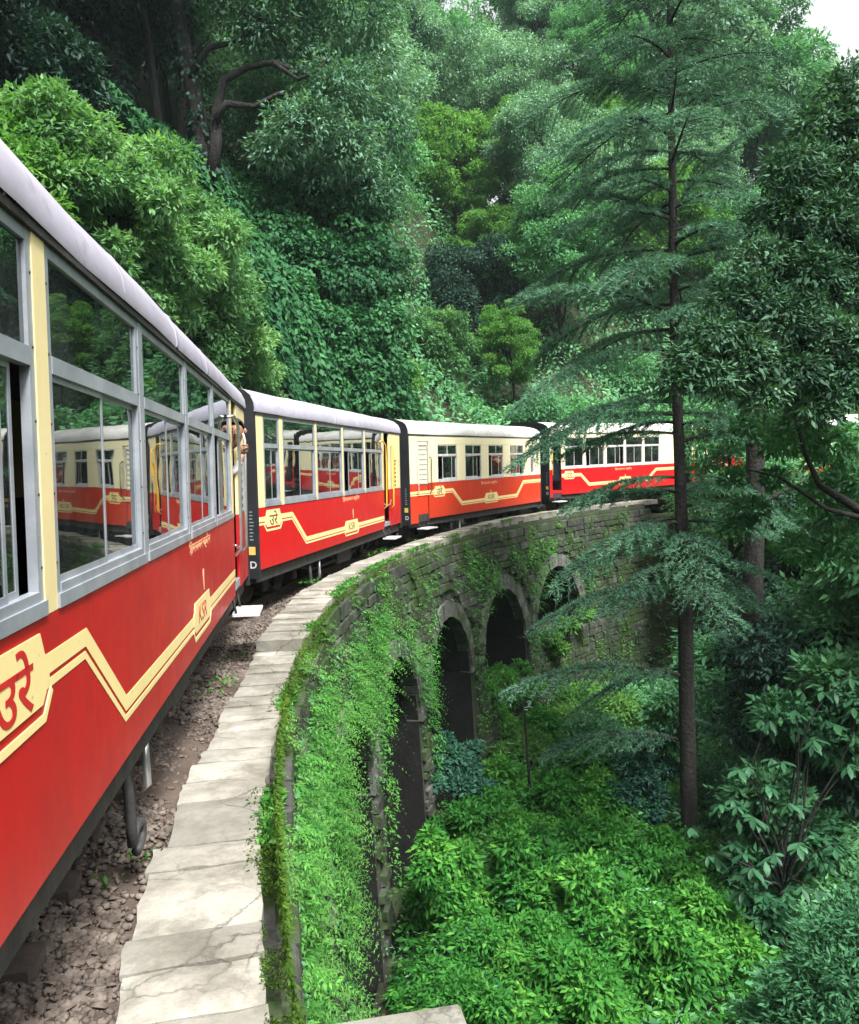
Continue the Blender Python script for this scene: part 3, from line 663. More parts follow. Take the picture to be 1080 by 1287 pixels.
def coach(idx, kind, label, red, cream, roof, dz=0.0, opens=(), rails='chrome', doorman=False):
    a, b = JP[idx], JP[idx + 1]; mid = (a + b) / 2
    root = thing('train_coach', label, 'train coach', (mid.x, mid.y, 0.029 + dz), (0, 0.0273, 0), 'coaches of the train on the curve')
    root.rotation_mode = 'XYZ'; root.rotation_euler = (0, 0.0273, -TH[idx])
    R_, Cm = M[red], M[cream]; yl, yr = Y(SL), Y(SR)
    # roof with straps, ceiling under it
    outer = ROOF; mb = MB(); n = len(outer); ys = np.linspace(yl - .04, yr + .04, 13); vs = []; fs = []
    for k, y in enumerate(ys):
        for x, z in outer: vs.append((x + .004 * math.sin(k * 2.3) * (1 if x > 0 else -1), y, z + .005 * math.sin(k * 1.7 + x)))
    for k in range(len(ys) - 1):
        for j in range(n - 1): fs.append((k * n + j, k * n + j + 1, (k + 1) * n + j + 1, (k + 1) * n + j))
    mb.add(vs, fs, True); v0 = [vs[j] for j in range(n)]; v1 = [vs[(len(ys) - 1) * n + j] for j in range(n)]
    mb.add(v0, [tuple(range(n - 1, -1, -1))]); mb.add(v1, [tuple(range(n))])
    mb.add([(-1.05, yl, 2.575), (1.05, yl, 2.575), (1.05, yr, 2.575), (-1.05, yr, 2.575)], [(0, 1, 2, 3)])
    rf = mb.build('roof', M[roof], root)
    for y in np.linspace(yl + .6, yr - .6, 6):
        m2 = MB(); o2 = [(x * 1.0015, z + .003) for x, z in outer]; vs = [(x, y - .035, z) for x, z in o2] + [(x, y + .035, z) for x, z in o2]
        vs += [(x * .99, y - .045, z - .014) for x, z in o2] + [(x * .99, y + .045, z - .014) for x, z in o2]
        m2.add(vs, [(j, n + j, n + j + 1, j + 1) for j in range(n - 1)] + [(2 * n + j, j, j + 1, 2 * n + j + 1) for j in range(n - 1)] + [(n + j, 3 * n + j, 3 * n + j + 1, n + j + 1) for j in range(n - 1)], True)
        m2.build('roof_strap', M[roof], rf)
    for sx in (-1, 1):
        x = sorted((sx * (HWD - .02), sx * (HWD + .010))); MB().box(*x, yl - .02, yr + .02, 2.534, 2.566).build('gutter', M['iron'], root)
    # ends, black, with a raised rim
    for y0, y1, sg in ((yl - .045, yl, -1), (yr, yr + .045, 1)):
        out = [(x * .985, z - .0) for x, z in ROOF]; pts = [(-1.06, .50), (1.06, .50)] + [(x, z + .02) for x, z in out]
        e = MB(); e.prism(pts, 'y', y0, y1); ew = e.build('end_wall', M['black'], root)
        yf = (y0 - .006, y0) if sg < 0 else (y1, y1 + .006)
        gz = MB(); ga = (y0 - .40, y0) if sg < 0 else (y1, y1 + .40)
        for k in range(6):
            t0 = ga[0] + (ga[1] - ga[0]) * k / 6; t1 = ga[0] + (ga[1] - ga[0]) * (k + 1) / 6; q = .03 * (k % 2)
            gz.box(-.46 + q, .46 - q, t0, t1, .72 + q, 2.45 - q)
        gz.build('gangway', M['rubber'], root)
        MB().box(-.09, .09, *( (y0 - .46, y0) if sg < 0 else (y1, y1 + .46)), .42, .56).build('coupler', M['iron'], root)
        if sg < 0:
            letter(TX['D'], M['white'], ew, .985, y0 - .003, .675, 'end')
            MB().box(.925, 1.015, *yf, .80, .90).build('number_plate', M['plate'], ew)
            tl = MB()
            for k in range(9): tl.box(.945, .945 + rnd.uniform(.03, .06), y0 - .003, y0, .98 + k * .043, .995 + k * .043)
            tl.build('stencil_lines', M['alu'], ew)
    # floor, underframe, brake gear
    MB().box(-HWD + .03, HWD - .03, yl, yr, .62, .70).build('floor', M['interior'], root)
    ub = MB(); ub.box(-.96, -.88, yl, yr, .44, .618); ub.box(.90, .99, yl, yr, .44, .598); ub.box(-.88, .90, yl, yl + .1, .42, .6); ub.box(-.88, .90, yr - .1, yr, .42, .6)
    for y in np.linspace(yl + .9, yr - .9, 7): ub.box(-.88, .90, y - .04, y + .04, .46, .6)
    ub.build('underframe', M['iron'], root)
    br = MB(); br.tube([(.82, Y(2.2), .46), (.80, Y(3.2), .27), (.80, Y(5.3), .27), (.82, Y(6.3), .46)], .022, 6)
    for s in (3.2, 4.25, 5.3): br.tube([(.80, Y(s), .27), (.80, Y(s), .5)], .018, 6)
    br.build('truss_rod', M['iron'], root)
    MB().cbox(.52, .86, Y(4.4), Y(5.2), .2, .44, .02).build('battery_box', M['iron'], root)
    for s in (3.15,): MB().tube([(.93, Y(s), .46), (.94, Y(s), .16), (.90, Y(s) + .01, .13)], .022, 8).build('drain_pipe', M['chrome' if kind != 'B' else 'white'], root)
    lp = [(.93, Y(2.65), .47), (.955, Y(2.65), .3), (.96, Y(2.66), .14)] + [(.965, Y(2.75 + .1 * math.sin(q)) , .11 - .09 * (1 - math.cos(q)) / 2 * 1.4) for q in np.linspace(-1.5, 3.4, 9)]
    MB().tube(lp, .026, 8).build('hose', M['rubber'], root)
    for yc in (Y(2.0), Y(7.03)): bogie(root, yc)
    for sg, y in ((-1, yl), (1, yr)):
        MB().tube([(.5 + .0, y + sg * .02, .5), (.55, y + sg * .16, .42), (.62, y + sg * .22, .26), (.7, y + sg * .16, .2), (.74, y + sg * .05, .32)], .02, 8).build('hose', M['rubber'], root)
    # far side, plainly built: same panels, pillars and windows
    red_side(root, [(SL, SR)], R_, side=-1, panel=2.7)
    for s0, s1 in ((SL, .9), (2.74, 2.84), (4.2, 4.3), (5.6, 5.7), (7.0, SR)): MB().box(-HWD, -HWD + .03, Y(s0), Y(s1), 1.378, 2.56).build('window_pillar', Cm, root)
    for s0, s1 in ((.9, 2.74), (2.84, 4.2), (4.3, 5.6), (5.7, 7.0)): window_unit(root, s0, s1, 1.42, 2.53, 2.14, side=-1, simple=True)
    # seats
    for s in np.arange(1.2, 7.0, 1.42):
        for x0, x1 in ((-.95, -.25), (.25, .95)):
            st = MB(); st.cbox(x0, x1, Y(s), Y(s) + .42, 1.05, 1.15, .03); st.box(x0 + .1, x1 - .1, Y(s) + .1, Y(s) + .3, .70, 1.05); st.cbox(x0, x1, Y(s) - .07, Y(s), 1.05, 1.62, .03); st.build('seat', M['seat'], root)
    # camera side
    bm_ = M['band']; xb = HWD
    def top_rail(s0, s1, m, z0=2.53): MB().box(HWD - .03, HWD, Y(s0), Y(s1), z0, 2.562).build('top_rail', m, root)
    if kind == 'A':
        red_side(root, [(SL, 7.02)], R_, z0=.605)
        for s0, s1 in ((SL, .70), (1.272, 1.392), (2.765, 2.835), (4.175, 4.245), (5.585, 5.655), (6.95, 7.10)):
            MB().box(HWD - .03, HWD, Y(s0), Y(s1), 1.378, 2.53).build('window_pillar', Cm if s1 - s0 > .08 or idx else M['alu'], root)
        top_rail(SL, SR, M['iron'] if idx == 0 else Cm)
        for k, (s0, s1) in enumerate(((.70, 1.272), (1.392, 2.765), (2.835, 4.175), (4.245, 5.585), (5.655, 6.95))):
            op = opens[k] if k < len(opens) else 0
            window_unit(root, s0, s1, 1.425, 2.53, 2.155, op)
        # doorway: jamb, recess, end panel
        MB().box(HWD - .025, HWD - .004, Y(7.02), Y(7.10), .72, 1.376).build('door_jamb', R_, root)
        d = MB(); d.box(.30, HWD - .03, Y(7.11), Y(7.15), .70, 2.53); d.build('door_leaf', Cm, root)
        MB().box(.2, HWD - .005, Y(7.10), Y(7.56), .64, .72).build('door_sill', M['alu'], root)
        MB().box(HWD - .03, HWD, Y(7.56), Y(8.56), .62, 1.378).build('end_panel', R_, root)
        MB().box(HWD - .03, HWD, Y(7.56), Y(7.86), 1.380, 2.53).build('end_panel', Cm, root)
        MB().box(HWD - .03, HWD, Y(8.24), Y(8.56), 1.380, 2.53).build('end_panel', Cm, root)
        MB().box(HWD - .03, HWD - .001, Y(7.862), Y(8.238), 2.02, 2.53).build('end_panel', Cm, root)
        louvre_window(root, 7.862, 8.238, 1.385, 2.015, 7, cream if idx else 'alu')
        handrail(root, [(HWD, Y(6.99), 1.0), (HWD + .07, Y(6.99), 1.06), (HWD + .08, Y(6.99), 1.9), (HWD + .07, Y(6.97), 2.28), (HWD + .05, Y(6.8), 2.36), (HWD, Y(6.72), 2.34)], rails)
        handrail(root, [(HWD, Y(7.62), .98), (HWD + .07, Y(7.62), 1.04), (HWD + .08, Y(7.62), 2.16), (HWD + .05, Y(7.66), 2.27), (HWD, Y(7.74), 2.28)], rails)
        MB().tube([(HWD + .01, Y(7.02), 1.10), (HWD + .03, Y(7.2), 1.06), (HWD + .03, Y(7.45), 1.08), (HWD + .01, Y(7.62), 1.16)], .012, 6).build('door_chain', M['chrome'], root)
        zig = [(SL, .66), (1.70, .66), (2.27, .265), (7.02, .265)]
        bx1, bx2 = (.68, 1.27, .46, .735), (4.22, 5.09, .085, .345)
        step_s = (7.04, 7.6); name_s = 4.66
    elif kind == 'B':
        red_side(root, [(1.38, SR)], R_, z0=.6, z1=1.435)
        MB().box(HWD - .03, HWD, Y(SL), Y(.84), .53, 1.435).build('side_panel', R_, root)
        MB().box(HWD - .03, HWD, Y(SL), Y(.84), 1.438, 2.56).build('side_panel', Cm, root)
        # closed door with a louvred light
        dr = MB(); dr.box(HWD - .04, HWD - .012, Y(.85), Y(1.33), .72, 1.40); dr.build('door', R_, root)
        MB().box(HWD - .04, HWD - .012, Y(.85), Y(1.33), 1.403, 2.40).build('door', Cm, root)
        louvre_window(root, .88, 1.30, 1.42, 2.34, 8, 'white')
        MB().box(HWD - .05, HWD - .045, Y(1.33), Y(1.38), .72, 2.5).build('door_gap', M['black'], root)
        MB().box(HWD - .03, HWD - .002, Y(.842), Y(1.376), 2.405, 2.56).build('top_rail', Cm, root)
        MB().box(.8, HWD - .005, Y(.86), Y(1.36), .55, .715).build('step_box', M['iron'], root)
        wins = ((1.82, 2.85), (3.31, 4.28), (4.73, 5.73), (6.21, 7.21), (7.75, 8.06)); prev = 1.38
        for k, (s0, s1) in enumerate(wins):
            MB().box(HWD - .03, HWD, Y(prev), Y(s0), 1.438, 2.335).build('side_panel', Cm, root); prev = s1
            if s1 - s0 > .5: window_unit(root, s0, s1, 1.475, 2.335, 2.08, opens[k] if k < len(opens) else 0, fr='white', jamb=.03)
            else: window_unit(root, s0, s1, 1.475, 2.335, 2.02, 0, fr='white', jamb=.02)
        for s0, s1 in wins[:4]: MB().box(HWD - .03, HWD + .001, Y((s0 + s1) / 2) - .012, Y((s0 + s1) / 2) + .012, 2.11, 2.31).build('glazing_bar', M['white'], root)
        MB().box(HWD - .03, HWD, Y(prev), yr, 1.438, 2.335).build('side_panel', Cm, root)
        MB().box(HWD - .03, HWD, Y(1.38), yr, 2.338, 2.562).build('top_rail', Cm, root)
        handrail(root, [(HWD, Y(.80), 1.2), (HWD + .05, Y(.80), 1.25), (HWD + .05, Y(.80), 2.0), (HWD, Y(.80), 2.05)], 'white', .012)
        handrail(root, [(HWD, Y(1.42), 1.2), (HWD + .05, Y(1.42), 1.25), (HWD + .05, Y(1.42), 2.0), (HWD, Y(1.42), 2.05)], 'iron', .012)
        zig = [(SL, .62), (1.6, .62), (2.6, .67), (3.11, .29), (6.65, .34), (7.15, .70), (SR, .70)]
        zig = [(SL, .66), (2.6, .66), (3.11, .31), (6.65, .33), (7.15, .70), (SR, .70)]
        bx1, bx2 = (1.6, 2.17, .48, .745), (4.45, 5.32, .165, .445)
        step_s = (.82, 1.36); name_s = 4.75
    else:
        red_side(root, [(1.08, SR)], R_, z0=.6, z1=1.41)
        MB().box(HWD - .03, HWD, Y(SL), Y(.60), .53, 1.41).build('side_panel', R_, root)
        MB().box(HWD - .03, HWD, Y(SL), Y(.60), 1.413, 2.56).build('side_panel', Cm, root)
        MB().box(.2, HWD - .005, Y(.60), Y(1.08), .66, .74).build('door_sill', R_, root)
        MB().box(.8, HWD - .01, Y(.62), Y(1.06), .50, .655).build('step_box', M['iron'], root)
        MB().box(HWD - .03, HWD, Y(1.08), Y(1.24), 1.413, 2.43).build('window_pillar', Cm, root)
        ed = [1.24, 2.38, 3.56, 4.74, 5.92, 7.06]
        for k in range(5):
            window_unit(root, ed[k], ed[k + 1] - .09, 1.46, 2.43, 2.12, opens[k] if k < len(opens) else 0, fr='white', jamb=.03)
            MB().box(HWD - .03, HWD, Y(ed[k + 1] - .09), Y(ed[k + 1]) if k < 4 else yr, 1.413, 2.43).build('window_pillar', Cm, root)
        MB().box(HWD - .03, HWD, Y(.60), yr, 2.433, 2.562).build('top_rail', Cm, root)
        handrail(root, [(HWD, Y(.56), 1.2), (HWD + .05, Y(.56), 1.25), (HWD + .05, Y(.56), 2.0), (HWD, Y(.56), 2.05)], 'yellow_rail', .012)
        zig = [(1.08, .66), (2.12, .66), (2.58, .33), (6.1, .42), (6.84, .82 - .14), (SR, .82 - .14)]
        zig = [(1.08, .66), (2.12, .66), (2.58, .32), (6.1, .34), (6.7, .68), (SR, .68)]
        bx1, bx2 = (1.2, 1.75, .48, .745), (4.3, 5.1, .17, .44)
        step_s = (.6, 1.08); name_s = 4.6
    lb = MB(); pts = [(Y(s), z + .6) for s, z in zig]
    stripe(lb, pts, 0, .062, xb - .001, xb + .002); stripe(lb, pts, .078, .104, xb - .001, xb + .002)
    band_box(lb, *bx1, xb); band_box(lb, *bx2, xb)
    lv = lb.build('livery_band', bm_, root)
    letter(TX['ure'], M['letter_red' if idx == 0 else 'letter_dark'], lv, xb + .0042, Y((bx1[0] + bx1[1]) / 2), .6 + bx1[2] + (bx1[3] - bx1[2]) * .6)
    letter(TX['ksr'], M['letter_red' if idx == 0 else 'letter_dark'], lv, xb + .0042, Y((bx2[0] + bx2[1]) / 2), .6 + bx2[2] + (bx2[3] - bx2[2]) * .6)
    letter(TX['name'], M['letter_gold'], root, xb + .001, Y(name_s), 1.312)
    letter(TX['I'], M['letter_gold'], root, xb + .001, Y(name_s + .1), 1.05)
    # step hung under the doorway
    sy0, sy1 = Y(step_s[0]), Y(step_s[1]); stp = MB().cbox(1.0, 1.27, sy0, sy1, .385, .41, .01).build('step', M['white'], root)
    for q in (sy0 + .06, sy1 - .06): MB().tube([(1.0, q, .60), (1.04, q, .40)], .014, 6).build('step_bracket', M['iron'], root)
    return root

coaches = [
    coach(0, 'A', 'nearest red coach at the left edge with big grey framed windows', 'red', 'cream', 'roof_grey', 0, (-.45, 0, 0, 0, .5)),
    coach(1, 'A', 'second coach, bright red below five wide windows, with yellow handrails at its door', 'red_bright', 'cream', 'roof_grey', 0, (0, 0, 0, .45, .5), 'yellow_rail'),
    coach(2, 'B', 'third coach, orange red with four separate white framed windows in a cream upper half', 'red_orange', 'cream_pale', 'roof_white', 0, (.5, -.4, .4, -.5)),
    coach(3, 'C', 'fourth coach with an open dark doorway, partly hidden by conifer branches', 'red_bright', 'cream_pale', 'roof_white', .14, (0, .4, -.4, 0)),
    coach(4, 'C', 'fifth coach, seen only in red and cream glimpses behind the dark conifer trunk', 'red_bright', 'cream_pale', 'roof_white', .26),
    coach(5, 'C', 'farthest coach, a scrap of red and cream between the leaves at the right edge', 'red_bright', 'cream_pale', 'roof_white', .34),
]

# ---------------------------------------------------------------- people
M['skin'] = grainy('skin', [(0.3, (0.19, 0.095, 0.06)), (0.7, (0.26, 0.135, 0.085))], 9, 0.5, 0.05)
M['hair'] = grainy('black_hair', [(0.3, (0.008, 0.007, 0.006)), (0.7, (0.02, 0.017, 0.015))], 30, 0.6, 0.4)
M['shirt_w'] = grainy('white_shirt', [(0.3, (0.55, 0.56, 0.58)), (0.7, (0.68, 0.69, 0.71))], 9, 0.85, 0.2)
M['navy'] = grainy('navy_cloth', [(0.3, (0.02, 0.03, 0.08)), (0.7, (0.04, 0.055, 0.13))], 9, 0.85, 0.2)
M['trouser'] = grainy('grey_trousers', [(0.3, (0.05, 0.05, 0.055)), (0.7, (0.09, 0.09, 0.095))], 9, 0.85, 0.2)
def skin_mesh(name, joints, edges, root, mats, pick, sub=2):
    """one continuous body grown from a skeleton of joints (position, radius)"""
    names = list(joints); me = bpy.data.meshes.new(name)
    me.from_pydata([joints[k][0] for k in names], [(names.index(a), names.index(b)) for a, b in edges], [])
    o = bpy.data.objects.new(name, me); COL.objects.link(o)
    sk_ = o.modifiers.new('skin', 'SKIN'); sk_.use_smooth_shade = True
    for i, k in enumerate(names):
        r = joints[k][1]; sv = me.skin_vertices[0].data[i]; sv.radius = (r, r) if not isinstance(r, tuple) else r; sv.use_root = (k == root)
    sb = o.modifiers.new('sub', 'SUBSURF'); sb.levels = sub; sb.render_levels = sub
    bpy.context.view_layer.update()
    m2 = bpy.data.meshes.new_from_object(o.evaluated_get(bpy.context.evaluated_depsgraph_get())); bpy.data.objects.remove(o)
    m2.name = name; m2.materials.clear()
    for m in mats: m2.materials.append(m)
    for p in m2.polygons: p.material_index = pick(p.center); p.use_smooth = True
    return m2
def person(root_coach, label, base, lean, grip, top, legs_m, head_out):
    """standing in a coach doorway, head and one arm out; coordinates are the coach's own"""
    E = thing('person', label, 'person'); E.matrix_world = root_coach.matrix_world
    bx_, by_, bz = base; hx, hy, hz = head_out
    neck = Vector((hx - .10, hy + .03, hz - .17)); sh = neck + Vector((-.14, .02, -.09)); pel = Vector((bx_, by_, bz + .78))
    sL = sh + Vector((.05, -.14, -.03)); sR = sh + Vector((-.06, .15, -.03)); g = Vector(grip)
    el = (sR + g) / 2 + Vector((.06, -.03, -.20))
    J = {'pel': (pel, (.13, .11)), 'wst': (pel.lerp(sh, .4), (.12, .10)), 'che': (pel.lerp(sh, .8), (.145, .11)), 'nek': (neck, .055),
         'sL': (sL, .068), 'eL': (sL + Vector((.02, -.06, -.26)), .045), 'wL': (sL + Vector((.10, .0, -.44)), .034),
         'sR': (sR, .068), 'eR': (el, .045), 'wR': (g + Vector((-.015, 0, -.055)), .032),
         'kL': (Vector((bx_ + .05, by_ - .08, bz + .42)), .065), 'aL': (Vector((bx_ + .02, by_ - .08, bz + .07)), .042), 'tL': (Vector((bx_ + .17, by_ - .09, bz + .035)), .035),
         'kR': (Vector((bx_ + .03, by_ + .10, bz + .42)), .065), 'aR': (Vector((bx_ - .02, by_ + .10, bz + .07)), .042), 'tR': (Vector((bx_ + .13, by_ + .11, bz + .035)), .035),
         'hd0': (Vector((hx, hy, hz - .09)), .062), 'hd1': (Vector((hx, hy, hz)), .088), 'hd2': (Vector((hx - .01, hy + .01, hz + .075)), .075)}
    ED = [('pel', 'wst'), ('wst', 'che'), ('che', 'nek'), ('nek', 'hd0'), ('hd0', 'hd1'), ('hd1', 'hd2'), ('che', 'sL'), ('sL', 'eL'), ('eL', 'wL'), ('che', 'sR'), ('sR', 'eR'), ('eR', 'wR'),
          ('pel', 'kL'), ('kL', 'aL'), ('aL', 'tL'), ('pel', 'kR'), ('kR', 'aR'), ('aR', 'tR')]
    def pick(c):
        if (c - g).length < .15 or c.z > neck.z - .01: return 0
        return 1 if c.z > pel.z - .02 else 2
    me = skin_mesh('body', J, ED, 'pel', [M['skin'], M[top], M[legs_m]], pick); b = link('body', me, E)
    # hand closed round the rail: palm, four fingers and a thumb
    hm = MB(); px = g
    hm.tube([px + Vector((-.015, 0, -.06)), px + Vector((-.022, 0, -.02)), px + Vector((-.022, 0, .025))], [.026, .034, .03], 8)
    for k in range(4):
        z = .034 - .021 * k; L = (.9, 1.0, .95, .8)[k]
        path = [px + Vector((.030 * L * math.cos(q), .030 * L * math.sin(q), z)) for q in np.linspace(math.pi * .95, -.75 * math.pi, 8)]
        hm.tube(path, [.0105, .0105, .0105, .0105, .010, .010, .009, .007], 7)
    hm.tube([px + Vector((-.02, -.02, -.02)), px + Vector((0, -.036, .0)), px + Vector((.024, -.026, .012)), px + Vector((.032, -.01, .016))], [.013, .0125, .011, .008], 7)
    hm.build('hand', M['skin'], E)
    h = MB(); hp = Vector(head_out); vs = []; fs = []           # hair cap over the top and back of the head
    for i in range(7):
        th = i / 6 * 1.75
        for j in range(12):
            ph = j / 12 * 2 * math.pi; lim = th * (.95 if math.sin(ph) > -.2 else .5)
            vs.append(hp + Vector((.090 * math.sin(lim) * math.cos(ph), .096 * math.sin(lim) * math.sin(ph) + .006, .105 * math.cos(lim) + .032)))
    for i in range(6):
        for j in range(12): fs.append((i * 12 + j, i * 12 + (j + 1) % 12, (i + 1) * 12 + (j + 1) % 12, (i + 1) * 12 + j))
    h.add(vs, fs, True); h.build('hair', M['hair'], E)
    for k in (-1, 1):
        MB().box(hp.x + k * .034 - .014, hp.x + k * .034 + .014, hp.y - .092, hp.y - .078, hp.z + .018, hp.z + .034).build('eyebrow', M['hair'], E)
        MB().tube([hp + Vector((k * .034 - .011, -.086, .004)), hp + Vector((k * .034 + .011, -.086, .004))], .008, 6).build('eye', M['hair'], E)
        MB().tube([hp + Vector((k * .086, 0, .03)), hp + Vector((k * .097, .008, .0)), hp + Vector((k * .084, 0, -.03))], [.012, .017, .01], 6).build('ear', M['skin'], E)
    MB().tube([hp + Vector((-.024, -.083, -.062)), hp + Vector((0, -.09, -.06)), hp + Vector((.024, -.083, -.062))], .006, 6).build('mouth', M['hair'], E)
    ns = MB(); ns.add([hp + Vector(q) for q in ((0, -.083, .02), (-.017, -.082, -.033), (.017, -.082, -.033), (0, -.112, -.026))], [(0, 3, 1), (0, 2, 3), (1, 3, 2)])
    ns.build('nose', M['skin'], E)
    return E
bpy.context.view_layer.update()
person(coaches[0], 'man in a white shirt leaning from the doorway of the nearest coach, gripping its rail', (.68, Y(7.38), .72), 0, (HWD + .08, Y(7.62), 2.07), 'shirt_w', 'navy', (HWD + .02, Y(7.32), 2.235))
person(coaches[3], 'person standing in the dark open doorway of the fourth coach holding the yellow rail', (.62, Y(.86), .74), 0, (HWD - .02, Y(.60), 2.0), 'navy', 'shirt_w', (.86, Y(.84), 2.22))
# ---------------------------------------------------------------- vegetation
def at(x, y, d):
    """the place d metres ahead of the camera that the photograph shows at pixel x, y"""
    a, b = x - 540, y - 643.5; cr, sr = math.cos(ROLL), math.sin(ROLL)
    u = a * cr - b * sr; v = a * sr + b * cr; c, s = math.cos(PITCH), math.sin(PITCH)
    yy = c - v / FPX * s; zz = -s - v / FPX * c; t = d / yy
    return Vector((u / FPX * t, d, CAM_Z + zz * t))
rnd = random.Random(5); rng = np.random.default_rng(5)
def T(x, y): return float(terr(np.array([x]), np.array([y]))[0])

def leaf_mat(name, dark, mid, light, trans=0.35, rough=0.62, spec=0.2, patch=0.0):
    m, n, l, bs = mat(name); out = n['Material Output']
    at_ = n.new('ShaderNodeAttribute'); at_.attribute_name = 'tint'
    r = ramp(n, [(0.0, dark), (0.5, mid), (1.0, light)])
    oi = n.new('ShaderNodeObjectInfo'); add = n.new('ShaderNodeMath'); add.operation = 'MULTIPLY_ADD'; add.inputs[1].default_value = 0.30
    sb = n.new('ShaderNodeMath'); sb.operation = 'ADD'; sb.inputs[1].default_value = -0.15
    l.new(oi.outputs['Random'], add.inputs[0]); l.new(at_.outputs['Fac'], sb.inputs[0]); l.new(sb.outputs[0], add.inputs[2])
    l.new(add.outputs[0], r.inputs[0])
    l.new(r.outputs[0], bs.inputs['Base Color']); bs.inputs['Roughness'].default_value = rough; bs.inputs['Specular IOR Level'].default_value = spec
    tl = n.new('ShaderNodeBsdfTranslucent'); mul = n.new('ShaderNodeMix'); mul.data_type = 'RGBA'; mul.blend_type = 'MULTIPLY'; mul.inputs['Factor'].default_value = 1
    mul.inputs['B'].default_value = (1.15, 1.25, 0.55, 1); l.new(r.outputs[0], mul.inputs['A']); l.new(mul.outputs['Result'], tl.inputs[0])
    mx = n.new('ShaderNodeMixShader'); mx.inputs[0].default_value = trans; l.new(bs.outputs[0], mx.inputs[1]); l.new(tl.outputs[0], mx.inputs[2])
    l.new(mx.outputs[0], out.inputs['Surface']); return m
L = {}
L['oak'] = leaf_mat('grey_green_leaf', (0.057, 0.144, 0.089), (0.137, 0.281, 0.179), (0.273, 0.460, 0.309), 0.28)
L['mid'] = leaf_mat('mid_green_leaf', (0.036, 0.124, 0.055), (0.083, 0.241, 0.108), (0.172, 0.414, 0.179))
L['bright'] = leaf_mat('bright_green_leaf', (0.042, 0.125, 0.030), (0.090, 0.235, 0.050), (0.165, 0.345, 0.085), 0.42)
L['fresh'] = leaf_mat('fresh_undergrowth_leaf', (0.014, 0.085, 0.014), (0.042, 0.200, 0.030), (0.140, 0.370, 0.055), 0.42)
L['near_oak'] = leaf_mat('near_oak_leaf', (0.019, 0.060, 0.033), (0.056, 0.138, 0.076), (0.15, 0.28, 0.16), 0.22)  # darker leaf colour for the near oak
L['corner'] = leaf_mat('corner_bush_leaf', (0.021, 0.085, 0.038), (0.050, 0.165, 0.072), (0.11, 0.28, 0.12), 0.3)
L['shrub'] = leaf_mat('pale_green_shrub_leaf', (0.039, 0.116, 0.046), (0.094, 0.226, 0.088), (0.182, 0.352, 0.132), 0.4)
L['creeper'] = leaf_mat('creeper_leaf', (0.010, 0.055, 0.022), (0.026, 0.115, 0.042), (0.065, 0.215, 0.070), 0.3)
L['wall'] = leaf_mat('wall_plant_leaf', (0.027, 0.115, 0.024), (0.068, 0.243, 0.043), (0.149, 0.392, 0.074), 0.4)
L['moss'] = leaf_mat('moss_frond', (0.025, 0.060, 0.010), (0.055, 0.115, 0.016), (0.11, 0.19, 0.025), 0.3, 0.8, 0.1)
L['needle'] = leaf_mat('deodar_needle', (0.034, 0.098, 0.063), (0.075, 0.190, 0.121), (0.144, 0.310, 0.201), 0.25, 0.55)
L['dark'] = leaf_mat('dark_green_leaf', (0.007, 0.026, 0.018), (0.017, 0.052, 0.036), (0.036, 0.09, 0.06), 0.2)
L['blue'] = leaf_mat('deep_green_leaf', (0.009, 0.042, 0.028), (0.020, 0.080, 0.052), (0.045, 0.14, 0.085), 0.3)

def unit(v): return v / np.maximum(1e-9, np.linalg.norm(v, axis=1, keepdims=True))
def leaf_geo(P, D, N, S, W=0.42, fold=0.12, droop=0.15):
    """pointed, folded leaves: 4 corners, 2 triangles each"""
    D = unit(D); Sd = unit(np.cross(D, N)); N = np.cross(Sd, D); S = S[:, None]
    a = P; tip = P + D * S - N * S * droop * 0 - np.array([0, 0, 1.0]) * S * droop
    m = P + D * S * 0.42 - N * S * fold
    l = m + Sd * S * W * 0.5; r = m - Sd * S * W * 0.5
    V = np.stack([a, l, tip, r], 1).reshape(-1, 3); i = np.arange(len(P))[:, None] * 4
    F = np.stack([i + 0, i + 2, i + 1, i + 0, i + 3, i + 2], -1).reshape(-1, 3)
    return V, F
def leaf_object(name, P, D, N, S, m, parent=None, W=0.42, fold=0.12, droop=0.15, tint=None, mesh_only=False):
    V, F = leaf_geo(P, D, N, S, W, fold, droop)
    t = rng.random(len(P)) if tint is None else np.clip(tint + rng.normal(0, .16, len(P)), 0, 1)
    return tri_mesh(name, V, F, m, parent, np.repeat(t, 2), mesh_only)
def tri_mesh(name, V, F, m, parent=None, tint=None, mesh_only=False):
    me = bpy.data.meshes.new(name); me.vertices.add(len(V)); me.vertices.foreach_set('co', np.ascontiguousarray(V, np.float32).ravel())
    me.loops.add(F.size); me.polygons.add(len(F)); me.loops.foreach_set('vertex_index', np.ascontiguousarray(F, np.int32).ravel())
    me.polygons.foreach_set('loop_start', np.arange(0, F.size, 3, dtype=np.int32))
    if tint is not None:
        a = me.attributes.new('tint', 'FLOAT', 'FACE'); a.data.foreach_set('value', np.ascontiguousarray(tint, np.float32))
    me.update(calc_edges=True); me.materials.append(m)
    return me if mesh_only else link(name, me, parent)
def sphere_dirs(n, up=0.0):
    v = rng.normal(size=(n, 3)); v = unit(v); v[:, 2] += up; return unit(v)

